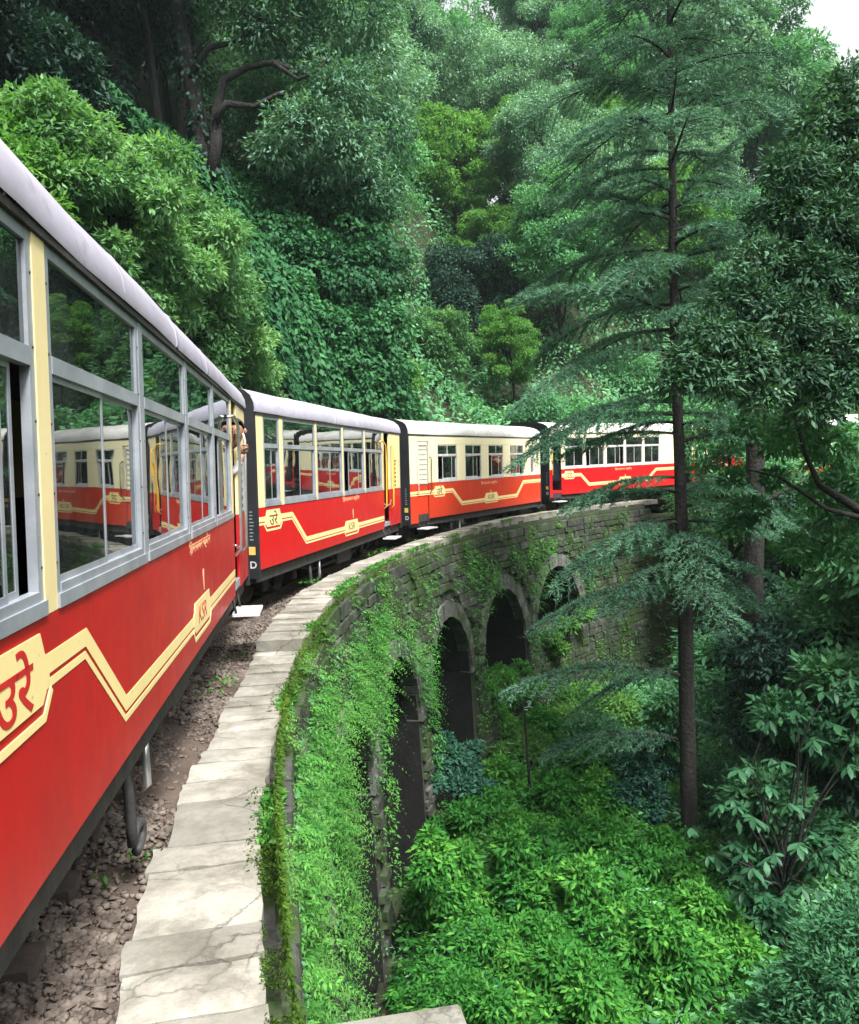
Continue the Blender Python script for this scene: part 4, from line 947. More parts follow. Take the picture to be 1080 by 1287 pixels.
def puffs_leaves(puffs, n, size, up=0.35, flat=0.75, shell=(0.55, 1.08), hang=0.25):
    """leaves spread through the outer layer of a set of leaf clumps"""
    C = np.array([p[:3] for p in puffs]); R = np.array([p[3] for p in puffs]); w = R ** 2 / (R ** 2).sum()
    k = rng.choice(len(C), n, p=w); o = sphere_dirs(n, up)
    rad = R[k] * (shell[0] + (shell[1] - shell[0]) * rng.random(n) ** 0.6)
    lump = 1 + 0.28 * np.sin(o[:, 0] * 5 + k) * np.cos(o[:, 1] * 5 + 2 * k) + 0.15 * np.sin(o[:, 2] * 9 + k * 1.3)
    off = o * (rad * lump)[:, None]; off[:, 2] *= flat
    P = C[k] + off
    D = o * 0.75 + rng.normal(size=(n, 3)) * 0.55; D[:, 2] -= hang
    N = o * 0.5 + np.array([0, 0, 1.0]) + rng.normal(size=(n, 3)) * 0.45
    S = size * (0.65 + 0.7 * rng.random(n))
    tk = rng.random(len(C)) * 0.5 + 0.25
    return P, D, N, S, tk[k]

def limb(mb, a, b, r0, r1, sag=0.0, wob=0.12, n=7):
    a, b = Vector(a), Vector(b); Ln = (b - a).length; pts = []; rs = []
    w = Vector((rnd.uniform(-1, 1), rnd.uniform(-1, 1), rnd.uniform(-.6, .6))) * wob * Ln
    w2 = Vector((rnd.uniform(-1, 1), rnd.uniform(-1, 1), rnd.uniform(-.6, .6))) * wob * .5 * Ln
    for i in range(n):
        t = i / (n - 1); p = a.lerp(b, t) + w * math.sin(math.pi * t) + w2 * math.sin(2 * math.pi * t); p.z += sag * Ln * math.sin(math.pi * t)
        pts.append(p); rs.append(r0 + (r1 - r0) * t)
    mb.tube(pts, rs, 7, cap=True); return pts

def broadleaf(seed, h, cr, cz, n, size, m, bark, npuff=34, pr=(0.55, 1.05), flat=0.75, trunk_r=0.16, layered=False, limbs=9, lean=0.0):
    """data of one tree kind: trunk with limbs, crown of leaf clumps"""
    global rnd, rng
    rnd_, rng_ = rnd, rng; rnd = random.Random(seed); rng = np.random.default_rng(seed)
    puffs = []
    for i in range(npuff):
        d = sphere_dirs(1, 0.25)[0]; q = rng.uniform(.55, 1.0)
        c = np.array([d[0] * cr * q, d[1] * cr * q, h - cz + d[2] * cz * q * (1 if d[2] > 0 else .8)])
        if layered: c[2] = round(c[2] / 0.9) * 0.9 + rng.normal(0, .1)
        puffs.append((*c, rng.uniform(*pr)))
    t = MB(); lx, ly = rnd.uniform(-.5, .5) + lean, rnd.uniform(-.5, .5); top = Vector((lx, ly, h - cz * .5))
    trunk = limb(t, (0, 0, -1.0), top, trunk_r, trunk_r * .4, 0, .04, 9)
    for k in range(limbs):
        p = puffs[rnd.randrange(npuff)]; b = trunk[rnd.randrange(3, 8)]
        pts = limb(t, b, p[:3], trunk_r * .42, .02, .05, .12, 7)
        for q in range(2):
            p2 = puffs[rnd.randrange(npuff)]
            if (Vector(p2[:3]) - pts[4]).length < cr * .8: limb(t, pts[4], p2[:3], trunk_r * .2, .012, .03, .12, 5)
    tm = t.mesh('trunk', bark)
    P, D, N, S, tk = puffs_leaves(puffs, n, size, flat=flat)
    cm = leaf_object('crown', P, D, N, S, m, tint=tk, mesh_only=True)
    rnd, rng = rnd_, rng_
    return tm, cm

def conifer_geo(base, top, r0, whorls, nb, blen, seed, needle, nstep=0.1, per=16, droop=0.35, extra=(), bare=0.12, pts=None, gap=None):
    """a deodar: straight trunk, long level branches, drooping sprays of needles"""
    rg = np.random.default_rng(seed); rn = random.Random(seed)
    tb = MB(); base, top = Vector(base), Vector(top)
    tp = pts or [base.lerp(top, t) for t in np.linspace(0, 1, 10)]
    tb.tube(tp, [r0 * (1 - .93 * i / (len(tp) - 1)) for i in range(len(tp))], 10)
    H = top.z - base.z; P = []; D = []; tw = MB()
    def on_trunk(z):
        for a, b in zip(tp[:-1], tp[1:]):
            if a.z <= z <= b.z: return a.lerp(b, (z - a.z) / (b.z - a.z))
        return tp[-1]
    br = []
    for k in range(nb):
        t = bare + (1 - bare) * ((k + rn.random() * .8) / nb); z = base.z + t * H
        Ln = blen(t) * rn.uniform(.7, 1.12); az = k * 2.4 + rn.uniform(-.5, .5)
        el = 0.10 + .45 * t * t + rn.uniform(-.12, .12); br.append((on_trunk(z), az, Ln, el, droop * rn.uniform(.6, 1.4)))
    for b0, tip in extra:
        b0, tip = Vector(b0), Vector(tip); d = tip - b0; Ln = d.length; br.append((b0, math.atan2(d.y, d.x), math.hypot(d.x, d.y), None, (d.z, Ln)))
    for o, az, Ln, el, dr in br:
        if gap and el is not None and gap[0] < o.z < gap[1] and math.cos(az) < .5: continue
        path = []; n = 12; side = rn.uniform(-.12, .12)
        for i in range(n):
            s = i / (n - 1); x = Ln * s
            if el is None: z = dr[0] * s + .12 * Ln * math.sin(math.pi * s * .9) - .0 * s
            else: z = Ln * (math.tan(el) * s - dr * s * s)
            w = side * Ln * s * s
            path.append(o + Vector((math.cos(az) * x - math.sin(az) * w, math.sin(az) * x + math.cos(az) * w, z)))
        rb = max(.010, .013 * Ln)
        tw.tube(path, [rb * (1 - .85 * i / (n - 1)) for i in range(n)], 5, cap=False)
        s = 0.10
        while s < 1.0:
            i = min(int(s * (n - 1)), n - 2); p = path[i].lerp(path[i + 1], s * (n - 1) - i); dirv = (path[i + 1] - path[i]).normalized()
            lat = dirv.cross(Vector((0, 0, 1))).normalized()
            for sd in (-1, 1):
                if rn.random() < .14: continue
                ln = Ln * (0.30 * math.sin(math.pi * min(1, s * .85 + .12)) + .05) * rn.uniform(.6, 1.25); ln = min(ln, 0.95)
                dv = (dirv * rn.uniform(.45, .9) + lat * sd * rn.uniform(.6, 1.0)).normalized(); m = max(2, int(ln / .09)); a = p; dz = rn.uniform(-.05, .12)
                k_ = max(3, int(ln / needle * per / 2))
                u = rg.random(k_)
                q = np.array(p)[None] + np.array(dv)[None] * (u * ln)[:, None]; q[:, 2] += dz * u * ln - .55 * droop * u * u * ln * 1.3
                nd = np.array(dv)[None] * .8 + rg.normal(size=(k_, 3)) * .75; nd[:, 2] += .05
                P.append(q); D.append(nd)
                e = p + dv * ln + Vector((0, 0, dz * ln - .7 * droop * ln)); mid = p + dv * ln * .5 + Vector((0, 0, dz * ln * .5 - .17 * droop * ln))
                tw.tube([p, mid, e], [.006, .004, .002], 3, cap=False)
            s += nstep / Ln * rn.uniform(.7, 1.3)
    P = np.concatenate(P); D = unit(np.concatenate(D)); n = len(P); S = needle * (.7 + .6 * rg.random(n)); side = unit(np.cross(D, rg.normal(size=(n, 3))))
    wd = needle * .085
    V = np.stack([P + side * wd, P - side * wd, P + D * S[:, None]], 1).reshape(-1, 3); F = np.arange(n * 3).reshape(-1, 3)
    tint = np.clip(.5 + .25 * np.sin(P[:, 2] * 3 + P[:, 0] * 2) + rg.normal(0, .15, n), 0, 1)
    return tb, tw, V, F, tint

# kinds of forest tree
KIND = {}
KIND['oak'] = [broadleaf(100 + i, h, cr, cz, 34000, .17, L['oak'], M['bark'], 85, (.35, .85), .7, .20, limbs=14) for i, (h, cr, cz) in enumerate(((9.5, 3.4, 3.2), (10.5, 3.0, 3.8)))]
KIND['mid'] = [broadleaf(120 + i, h, cr, cz, 30000, .17, L['mid'], M['bark'], 80, (.32, .8), .65, .15) for i, (h, cr, cz) in enumerate(((8.0, 2.7, 3.0), (9.5, 2.6, 3.6)))]
KIND['bright'] = [broadleaf(140 + i, h, cr, cz, 26000, .16, L['bright'], M['bark'], 100, (.25, .6), .55, .12) for i, (h, cr, cz) in enumerate(((7.0, 2.5, 2.8), (8.5, 2.3, 3.3)))]
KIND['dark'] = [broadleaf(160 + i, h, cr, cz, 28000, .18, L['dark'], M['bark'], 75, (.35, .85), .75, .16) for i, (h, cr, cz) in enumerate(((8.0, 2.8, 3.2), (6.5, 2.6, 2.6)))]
KIND['shrub'] = [broadleaf(180 + i, h, cr, cz, 17000, .135, L['shrub'], M['bark'], 60, (.2, .42), .8, .05, limbs=12) for i, (h, cr, cz) in enumerate(((2.6, 1.5, 1.25), (3.2, 1.4, 1.6)))]
KIND['bush'] = [broadleaf(200 + i, h, cr, cz, 11000, .15, L['mid'], M['bark'], 20, (.35, .7), .8, .05, limbs=8) for i, (h, cr, cz) in enumerate(((1.7, 1.2, .9), (2.1, 1.1, 1.1)))]
KIND['bright_bush'] = [broadleaf(220 + i, h, cr, cz, 11000, .15, L['bright'], M['bark'], 20, (.35, .65), .65, .05, limbs=8) for i, (h, cr, cz) in enumerate(((2.0, 1.2, 1.0), (2.4, 1.1, 1.25)))]
KIND['dark_bush'] = [broadleaf(240 + i, h, cr, cz, 9000, .16, L['dark'], M['bark'], 40, (.2, .5), .8, .05, limbs=8) for i, (h, cr, cz) in enumerate(((1.8, 1.2, .95), (2.6, 1.0, 1.2)))]
KIND['fresh_bush'] = [broadleaf(260 + i, h, cr, cz, 8000, .145, L['fresh'], M['bark'], 26, (.2, .45), .75, .03, limbs=6) for i, (h, cr, cz) in enumerate(((1.3, .95, .7), (1.7, .8, .9)))]
def deodar_kind(seed, h, nb):
    tb, tw, V, F, t = conifer_geo((0, 0, -1), (0, 0, h), .22, 0, nb, lambda q: 3.4 * (1 - q) ** .75 + .35, seed, .16, .17, 9, .45)
    tb.v += []; b = len(tb.v); tb.v += tw.v; tb.f += [tuple(i + b for i in f) for f in tw.f]; tb.m += tw.m; tb.smooth += tw.smooth
    return tb.mesh('trunk', M['bark']), tri_mesh('crown', V, F, L['needle'], None, t, True)
KIND['deodar'] = [deodar_kind(61, 15, 60), deodar_kind(62, 12, 52)]
NAME = {'oak': 'oak_tree', 'mid': 'broadleaf_tree', 'bright': 'broadleaf_tree', 'dark': 'broadleaf_tree', 'shrub': 'shrub', 'bush': 'shrub', 'bright_bush': 'shrub', 'dark_bush': 'shrub', 'fresh_bush': 'shrub', 'deodar': 'cedar_tree'}
def plant(kind, p, label, group=None, s=1.0, var=None, rz=None, tilt=0.0, sz=None):
    tm, cm = KIND[kind][rnd.randrange(2) if var is None else var]
    shr = NAME[kind] == 'shrub'
    r = thing(NAME[kind], label, 'shrub' if shr else 'tree', p, (tilt, 0, rnd.uniform(0, 6.28) if rz is None else rz), group)
    r.scale = (s, s, sz or s); link('stem' if shr else 'trunk', tm, r); link('crown', cm, r); return r

def in_view(p, m=1.15):
    d = p.y
    return d > 1 and abs(p.x) / d < 0.514 * m and (p.z - CAM_Z) / d < 0.75

# --- the wooded slope outside the curve
placed = []
def free(p, sp):
    for q, s2 in placed:
        if (p.x - q.x) ** 2 + (p.y - q.y) ** 2 < ((sp + s2) / 2) ** 2: return False
    return True
ZL = {'left': 'on the slope above the nearest coach', 'mid': 'on the slope behind the middle coaches', 'right': 'on the slope behind the conifer'}
KL = {'oak': 'grey green tree', 'mid': 'leafy mid green tree', 'bright': 'yellow green tree', 'dark': 'dark green tree', 'deodar': 'feathery dark cedar', 'bush': 'low green bush', 'bright_bush': 'low bright bush', 'dark_bush': 'dark shaded shrub', 'fresh_bush': 'fresh green bush'}
RANK = []                                  # alike plants: each is labelled at the end by its order from the left
cnt = 0
# trees that can be singled out in the photograph
def special(kind, x, y, d, label, s=1.0, var=0, rz=0, ground=True, sp=3, tilt=0, sz=None):
    p = at(x, y, d)
    if ground: p.z = T(p.x, p.y) - .2
    placed.append((p, sp)); return plant(kind, p, label, None, s, var, rz, tilt, sz)
special('bright', 572, 330, 50, 'yellow green tree with leaves in layers high in the middle of the forest', 1.35, 0, .4)
special('bright', 645, 300, 52, 'rounded yellow green crown right of the layered one, high in the forest', 1.1, 1, 1.4)
special('bright', 640, 480, 36, 'bright green young tree just above the roof of the third coach', .62, 1, 2.0, sp=2)
special('oak', 430, 220, 42, 'big grey green oak arching over the top of the forest', 1.1, 0, 0.3, sp=4)
special('oak', 330, 200, 38, 'grey green oak rising behind the left side of the creeper mound', 1.0, 1, 2.2, sp=4)
special('shrub', 552, 470, 35, 'pale flowering shrub standing alone in the dark gully', 1.15, 1, 1.0, sp=2)
special('oak', 600, 170, 60, 'grey green tree against the top of the dark gully', 1.5, 0, 1.1, sp=4)
special('mid', 650, 150, 66, 'tall green tree high above the gully', 1.6, 1, 2.1, sp=4)
special('mid', 560, 150, 62, 'tall green tree left of the gully top', 1.5, 0, .7, sp=4)
special('mid', 950, 250, 55, 'tall pale green tree just left of the patch of white sky', 1.7, 1, .2, sp=4)
special('oak', 900, 260, 52, 'broad grey green tree showing through the top of the conifer', 1.5, 1, 3.0, sp=4)
tries = 0
while cnt < 230 and tries < 30000:
    tries += 1
    a = rnd.uniform(-8, 118); d = rnd.uniform(1.6, 46) ** 1.0; r = 30.5 + d; p = pol(a, r); p.z = T(p.x, p.y) - .25
    if not in_view(p, 1.25): continue
    if p.y > 95: continue
    az = p.x / p.y; zone = 'left' if az < -.2 else ('mid' if az < .16 else 'right')
    bluff = 17.5 < a < 35.5 and d < 9
    rav = abs((p.x - 1.9) - .10 * (p.y - 33)) < 2.4 and p.y < 46
    if bluff or (rav and d < 6): continue
    if a < 17.5 and d < 5: continue
    if a < 20 and d < 14 and rnd.random() < .6: continue
    u = rnd.random()
    if d < 4.5:
        kind = 'bush' if u < .55 else 'bright_bush'; sp = 1.9
        if rav: kind = 'bush'
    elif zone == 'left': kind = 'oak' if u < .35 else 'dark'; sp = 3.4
    elif zone == 'mid': kind = 'oak' if u < .42 else ('mid' if u < .72 else ('bright' if u < .88 else 'dark')); sp = 3.2
    else: kind = 'mid' if u < .38 else ('bright' if u < .66 else ('deodar' if u < .8 else 'oak')); sp = 3.3
    if rav: kind = 'dark'
    if d > 22: sp *= 1.25
    if -.03 < az < .14 and p.y < 52 and .32 < (p.z + 8.5 - CAM_Z) / p.y < .55 and kind != 'bright': continue
    if not free(p, sp): continue
    placed.append((p, sp)); s = rnd.uniform(.8, 1.2)
    if d > 22: s *= 1.25
    RANK.append((plant(kind, p, 'x', KL[kind] + 's ' + ZL[zone], s), KL[kind], ZL[zone])); cnt += 1

# --- trunks that stand dark at the top left
def bare_trunk(name, label, pts, r0, r1, limbs_=(), m='bark', ivy=0, crown=()):
    r = thing(name, label, 'tree', pts[0]); mbt = MB(); P = [p - pts[0] for p in pts]
    mbt.tube(P, [r0 + (r1 - r0) * i / (len(P) - 1) for i in range(len(P))], 9)
    for lp, q0, q1 in limbs_: mbt.tube([p - pts[0] for p in lp], [q0 + (q1 - q0) * i / (len(lp) - 1) for i in range(len(lp))], 8)
    mbt.build('trunk', M[m], r)
    if crown:  # crown mostly above the view, added to shade the wood below
        pf = [(*(at(x, y, d) - pts[0]), q) for x, y, d, q in crown]; P_, D_, N_, S_, tk = puffs_leaves(pf, 2600 * len(pf), .2)
        leaf_object('crown', P_, D_, N_, S_, L['oak'], r, tint=tk)
    if ivy:
        n = ivy; i = rng.integers(0, len(P) - 1, n); u = rng.random(n); A = np.array([P[k] for k in range(len(P))]); B = A[i] + (A[i + 1] - A[i]) * u[:, None]
        o = sphere_dirs(n); o[:, 2] *= .2; o = unit(o); rr = r0 * (1.0 + .9 * rng.random(n)) * (1 + .4 * np.sin(B[:, 2] * 2.2))
        leaf_object('ivy', B + o * rr[:, None], o * .4 + np.array([0, 0, -.8]) + rng.normal(size=(n, 3)) * .3, o, .15 * (.6 + .7 * rng.random(n)), L['dark'], r, .7)
    return r
def A_(l, d): return [at(x, y, d) for x, y in l]
bare_trunk('bare_tree', 'slim pale tree trunk standing straight among the dark trees at top left', A_([(212, 260), (204, 185), (192, 90), (180, 10), (174, -60)], 27), .13, .09, m='bark_pale', crown=[(170, -120, 26, 1.9), (250, -150, 26, 1.9), (110, -160, 25, 1.8), (200, -230, 24, 2)])
bare_trunk('bare_tree', 'thin grey leaning trunk left of the ivy clad one', A_([(118, 230), (106, 140), (92, 60), (80, -20)], 27), .13, .09, m='bark_pale', crown=[(60, -90, 25, 1.8), (0, -130, 24, 1.9), (100, -200, 23, 2.0), (-60, -90, 23, 2.0)])
bare_trunk('bare_tree', 'dark trunk wrapped in ivy between the two slim pale trunks', A_([(172, 260), (160, 160), (146, 80), (128, -10)], 26), .20, .13, [(A_([(148, 90), (125, 50), (85, 25), (40, 15)], 25.5), .09, .03)], ivy=2600, crown=[(40, -20, 25, 1.2), (-20, -20, 24, 1.4), (140, -100, 25, 1.8), (20, -190, 22, 2.2), (-100, -160, 22, 2.2)])
bare_trunk('bare_tree', 'ivy covered trunk stump column left of centre in the shaded wood', A_([(140, 250), (130, 180), (122, 120)], 24), .22, .15, ivy=2600)
bare_trunk('old_oak', 'thick dark oak trunk forking into crooked limbs above the nearest coach', A_([(268, 262), (264, 215), (250, 150), (236, 80), (222, 0), (214, -70)], 25), .30, .17,
           [(A_([(266, 225), (272, 175), (272, 140), (282, 100), (310, 85), (345, 78), (385, 95)], 24.6), .20, .05), (A_([(272, 150), (285, 130), (320, 134), (350, 118), (372, 122)], 24.4), .13, .04),
            (A_([(240, 95), (262, 60), (300, 52), (330, 20)], 24.8), .12, .04), (A_([(345, 80), (375, 100), (398, 90), (415, 70)], 24.3), .07, .02)], ivy=900, crown=[(230, -120, 24, 1.8), (300, -110, 24, 1.8), (370, -130, 24, 1.9), (300, -220, 23, 2.0), (430, -160, 25, 2.0)])
def crown_mass(name, label, cat, puffs_px, n, size, m, flat=.75, up=.35, hang=.25, W=.42, part='crown', limbs_=(), bark='bark', base=None, pts=(), droop=.15):
    pf = [(*at(x, y, d), r) for x, y, d, r in puffs_px] + [(*p_, r) for p_, r in pts]; b = Vector(base) if base is not None else Vector(pf[0][:3])
    r = thing(name, label, cat, b); pf = [(p[0] - b.x, p[1] - b.y, p[2] - b.z, p[3]) for p in pf]
    P, D, N, S, tk = puffs_leaves(pf, n, size, up, flat, hang=hang)
    leaf_object(part, P, D, N, S, m, r, W, .12, droop, tint=tk)
    if limbs_:
        mb = MB()
        for lp, q0, q1 in limbs_: mb.tube([p - b for p in lp], [q0 + (q1 - q0) * i / (len(lp) - 1) for i in range(len(lp))], 8)
        mb.build('branches', M[bark], r)
    return r
crown_mass('oak_tree', 'pale grey green oak foliage over the crooked limbs at top left', 'tree', [(x, y, 25 + dx, q) for x, y, dx, q in ((330, 40, 0, 1.1), (385, 60, 1, 1.2), (420, 120, 0, 1.2), (380, 160, -.5, 1.0), (430, 190, .5, 1.1), (470, 90, 2, 1.3), (350, -20, 0, 1.3), (440, 10, 1, 1.4), (400, 230, 1, .9), (350, 190, 0, .8), (460, 240, 1.5, 1.0), (300, -10, 0, 1.0), (480, 160, 2, 1.1))], 30000, .16, L['oak'])
# --- pale shrubs on the bank above the nearest coach
for k, (x, y, d, s, v) in enumerate(((20, 190, 13, .8, 0), (70, 235, 13.5, .85, 1), (20, 255, 12.5, .8, 1), (118, 275, 14, .9, 0), (165, 275, 16, .95, 1), (205, 320, 16.5, 1.0, 0), (180, 365, 15, .9, 1), (245, 395, 18, 1.0, 1), (275, 440, 19, .9, 0), (225, 450, 17, .85, 1), (295, 480, 21, .85, 0), (125, 345, 14.5, .8, 0), (205, 255, 17, .6, 1), (0, 150, 14, .5, 0))):
    p = at(x, y, d); p.z -= 1.5 * s
    q_ = ('yellow green leafy shrub', 'over the roof of the nearest coach') if x < 60 else ('pale green shrub', 'on the bank above the nearest coach')
    RANK.append((plant('bright_bush' if x < 60 else 'shrub', p, 'x', q_[0] + 's ' + q_[1], s, v), *q_))
# --- creeper hanging over the mound, plants on the slope
def terr_n(x, y, e=.15):
    z = terr(x, y); zx = terr(x + e, y); zy = terr(x, y + e); n = np.stack([-(zx - z) / e, -(zy - z) / e, np.ones_like(z)], -1); return z, unit(n)
def ground_leaves(name, a0, a1, d0, d1, n, size, m, lift, hang, kindness=1.0, label=None, clump=.8, W=.5, cover=None):
    a = np.radians(rng.uniform(a0, a1, n)); r = 30.5 + rng.uniform(d0, d1, n); x = CX - r * np.cos(a); y = CY + r * np.sin(a)
    z, N = terr_n(x, y); l = fbm(x, y, clump, 2.0) * .5 + .5; l2 = fbm(x + z * .7, y - z * .4, clump * 2.6, 4.0) * .5 + .5
    h = lift * (0.15 + l * .7 + l2 * .55) * (0.55 + .45 * rng.random(n)); P = np.stack([x, y, z], -1) + N * h[:, None]
    keep = np.ones(n, bool) if cover is None else cover(x, y, z); P, N = P[keep], N[keep]; k = len(P)
    D = N * .35 + rng.normal(size=(k, 3)) * .45; D[:, 2] -= hang
    return leaf_object(name, P, D, N + rng.normal(size=(k, 3)) * .3, size * (.6 + .8 * rng.random(k)), m, None, W, .1, .15, tint=(l2 * .6 + .2)[keep])
o = ground_leaves('hanging_creeper', 23, 36.5, .2, 7.5, 42000, .17, L['creeper'], 1.3, .85, clump=.55, W=.7); tag(o, 'curtain of dark green creeper hanging over the steep mound behind the second coach', 'creeper', kind='stuff')
mound = [(345, 300, 26, 1.1), (395, 268, 27, 1.2), (445, 290, 27, 1.1), (470, 345, 26.5, 1.0), (480, 410, 26, .85), (486, 470, 25.6, .75), (425, 365, 26, 1.3), (375, 345, 25.5, 1.2), (430, 440, 25, 1.1), (370, 410, 24.6, 1.1), (335, 470, 23.6, .9), (395, 490, 24.4, 1.0), (450, 500, 25, .9), (335, 385, 24.4, .9), (480, 520, 25.4, .7), (310, 430, 23.4, .8), (420, 520, 24.6, .8), (300, 350, 25, .9), (455, 250, 28, 1.0), (405, 220, 28, 1.1), (350, 240, 28, 1.0)]
crown_mass('creeper_mound', 'steep mound hung with curtains of green creeper behind the second coach', 'creeper', mound, 70000, .15, L['creeper'], 1.15, .25, .9, .75)
o = ground_leaves('undergrowth', 36, 115, .3, 24, 90000, .22, L['mid'], 1.3, .25); tag(o, 'green undergrowth covering the slope behind the far coaches', 'undergrowth', kind='stuff')
# shaded shrubs between the trunks at the top left
for k in range(46):
    p = pol(rnd.uniform(2, 20), 30.5 + rnd.uniform(3.5, 15)); p.z = T(p.x, p.y) - .3
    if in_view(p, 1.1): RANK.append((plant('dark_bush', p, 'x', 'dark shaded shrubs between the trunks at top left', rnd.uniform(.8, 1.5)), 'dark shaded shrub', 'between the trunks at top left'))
# --- the valley below: ground cover, trees, the big conifer
def valley_leaves(name, n, x0, x1, y0, y1, size, m, hmax, label, cover=None, W=.45, star=5):
    k = n // star; x = rng.uniform(x0, x1, k); y = y0 + (y1 - y0) * rng.random(k) ** 1.3
    a, r = to_pol(x, y); ok = (r < 26.6)
    if cover is not None: ok &= cover(x, y)
    x, y = x[ok], y[ok]; k = len(x); z, N0 = terr_n(x, y); l = fbm(x, y, .75, 7.0) * .5 + .5; l2 = fbm(x, y, 2.6, 9.0) * .5 + .5
    h = hmax * (.05 + .55 * l ** 1.4 + .5 * l2 ** 1.5) * (1 - .6 * rng.random(k) ** 1.5) * (1 - .3 * sm(3.5, 5, x))
    C = np.stack([x, y, z + h], -1); tint = np.repeat(np.clip(.15 + .75 * l2 + rng.normal(0, .1, k), 0, 1), star)
    ph = rng.random(k) * 6.28; P = []; D = []
    for j in range(star):
        q = ph + j * 6.283 / star + rng.normal(0, .25, k); e = rng.normal(-.12, .28, k)
        D.append(np.stack([np.cos(q), np.sin(q), e], -1)); P.append(C + D[-1] * .02)
    P = np.stack(P, 1).reshape(-1, 3); D = np.stack(D, 1).reshape(-1, 3); m_ = len(P)
    N = np.tile([0, 0, 1.0], (m_, 1)) + rng.normal(size=(m_, 3)) * .3
    o = leaf_object(name, P, D, N, np.repeat(size * (.6 + .8 * rng.random(k)), star) * (.8 + .4 * rng.random(m_)), m, None, W, .1, .22, tint=tint)
    tag(o, label, 'undergrowth', kind='stuff'); return o
rnd = random.Random(6); rng = np.random.default_rng(6)
def sprigs(name, B, U, O, Ln, nl, size, m, label, cat, arch=.6, W=.36, pinnate=True, tint=None, droop=.2):
    """arching stems with leaflets along both sides: base, first direction, bend, length"""
    k = len(B); t = (np.arange(nl) + .6) / nl; up = unit(U); be = O
    t_ = t[None, :, None]; C = B[:, None] + (up[:, None] * t_ + be[:, None] * (t_ ** 2) * arch) * Ln[:, None, None]
    Tn = up[:, None] + be[:, None] * 2 * t_ * arch; Tn = Tn / np.linalg.norm(Tn, axis=2, keepdims=True)
    Z = np.broadcast_to(np.array([0, 0, 1.0]), Tn.shape); S_ = np.cross(Tn, Z); S_ = S_ / np.maximum(1e-6, np.linalg.norm(S_, axis=2, keepdims=True))
    out = []; dd = []; ss = []; nn = []; tt = []
    tb = rng.random(k) if tint is None else tint
    for sd in (-1, 1):
        D = S_ * sd + Tn * .55 + rng.normal(size=Tn.shape) * .18; out.append(C.reshape(-1, 3)); dd.append(D.reshape(-1, 3))
        sz = size * (1.1 - .75 * t[None]) * (.6 + .8 * rng.random((k, nl))) * (Ln / Ln.mean())[:, None] ** .5; ss.append(sz.reshape(-1))
        N = np.cross(S_, Tn); N = np.where(N[..., 2:] < 0, -N, N); nn.append((N + rng.normal(size=N.shape) * .25).reshape(-1, 3)); tt.append(np.repeat(tb, nl))
    P = np.concatenate(out); ok = P[:, 2] < 40
    o = leaf_object(name, P, np.concatenate(dd), np.concatenate(nn), np.concatenate(ss), m, None, W, .08, droop, tint=np.concatenate(tt)); tag(o, label, cat, kind='stuff'); return o
def valley_points(n, x0, x1, y0, y1, thr, s, seed):
    x = rng.uniform(x0, x1, n); y = y0 + (y1 - y0) * rng.random(n) ** 1.3; a, r = to_pol(x, y); l = fbm(x, y, s, seed) * .5 + .5
    ok = (r < 26.5) & (l > thr); x, y, l = x[ok], y[ok], l[ok]; return x, y, terr(x, y), l
def herbs(n, thr, s, seed, Ln, nl, size, m, label, lift=.0, tilt=.5, x0=-1.5, x1=16, y0=7, y1=29):
    x, y, z, l = valley_points(n, x0, x1, y0, y1, thr, s, seed); k = len(x); q = rng.random(k) * 6.283
    O = np.stack([np.cos(q), np.sin(q), np.full(k, -.35)], -1); U = np.stack([np.cos(q) * tilt, np.sin(q) * tilt, np.ones(k)], -1)
    sprigs('valley_undergrowth', np.stack([x, y, z + lift * rng.random(k) * (.3 + l)], -1), U, O, Ln * (.5 + .9 * rng.random(k)) * (.6 + .7 * l), nl, size, m, label, 'undergrowth', .55, .4, tint=np.clip(l * .8 + rng.normal(0, .15, k), 0, 1))
valley_leaves('valley_undergrowth', 260000, -1.5, 17, 7.0, 30, .125, L['fresh'], 1.35, 'lush fresh green undergrowth on the valley floor under the arches', W=.36, star=6)
herbs(4200, .40, .8, 2.0, .8, 6, .19, L['fresh'], 'leafy green stems standing in the valley undergrowth', .5, .3)
herbs(2600, .45, 1.0, 8.0, .9, 7, .18, L['mid'], 'darker green weeds among the valley undergrowth', .35, .35)
valley_leaves('valley_undergrowth', 60000, 6, 34, 14, 46, .24, L['mid'], 1.4, 'darker green undergrowth on the far side of the valley', cover=lambda x, y: (x > 7))

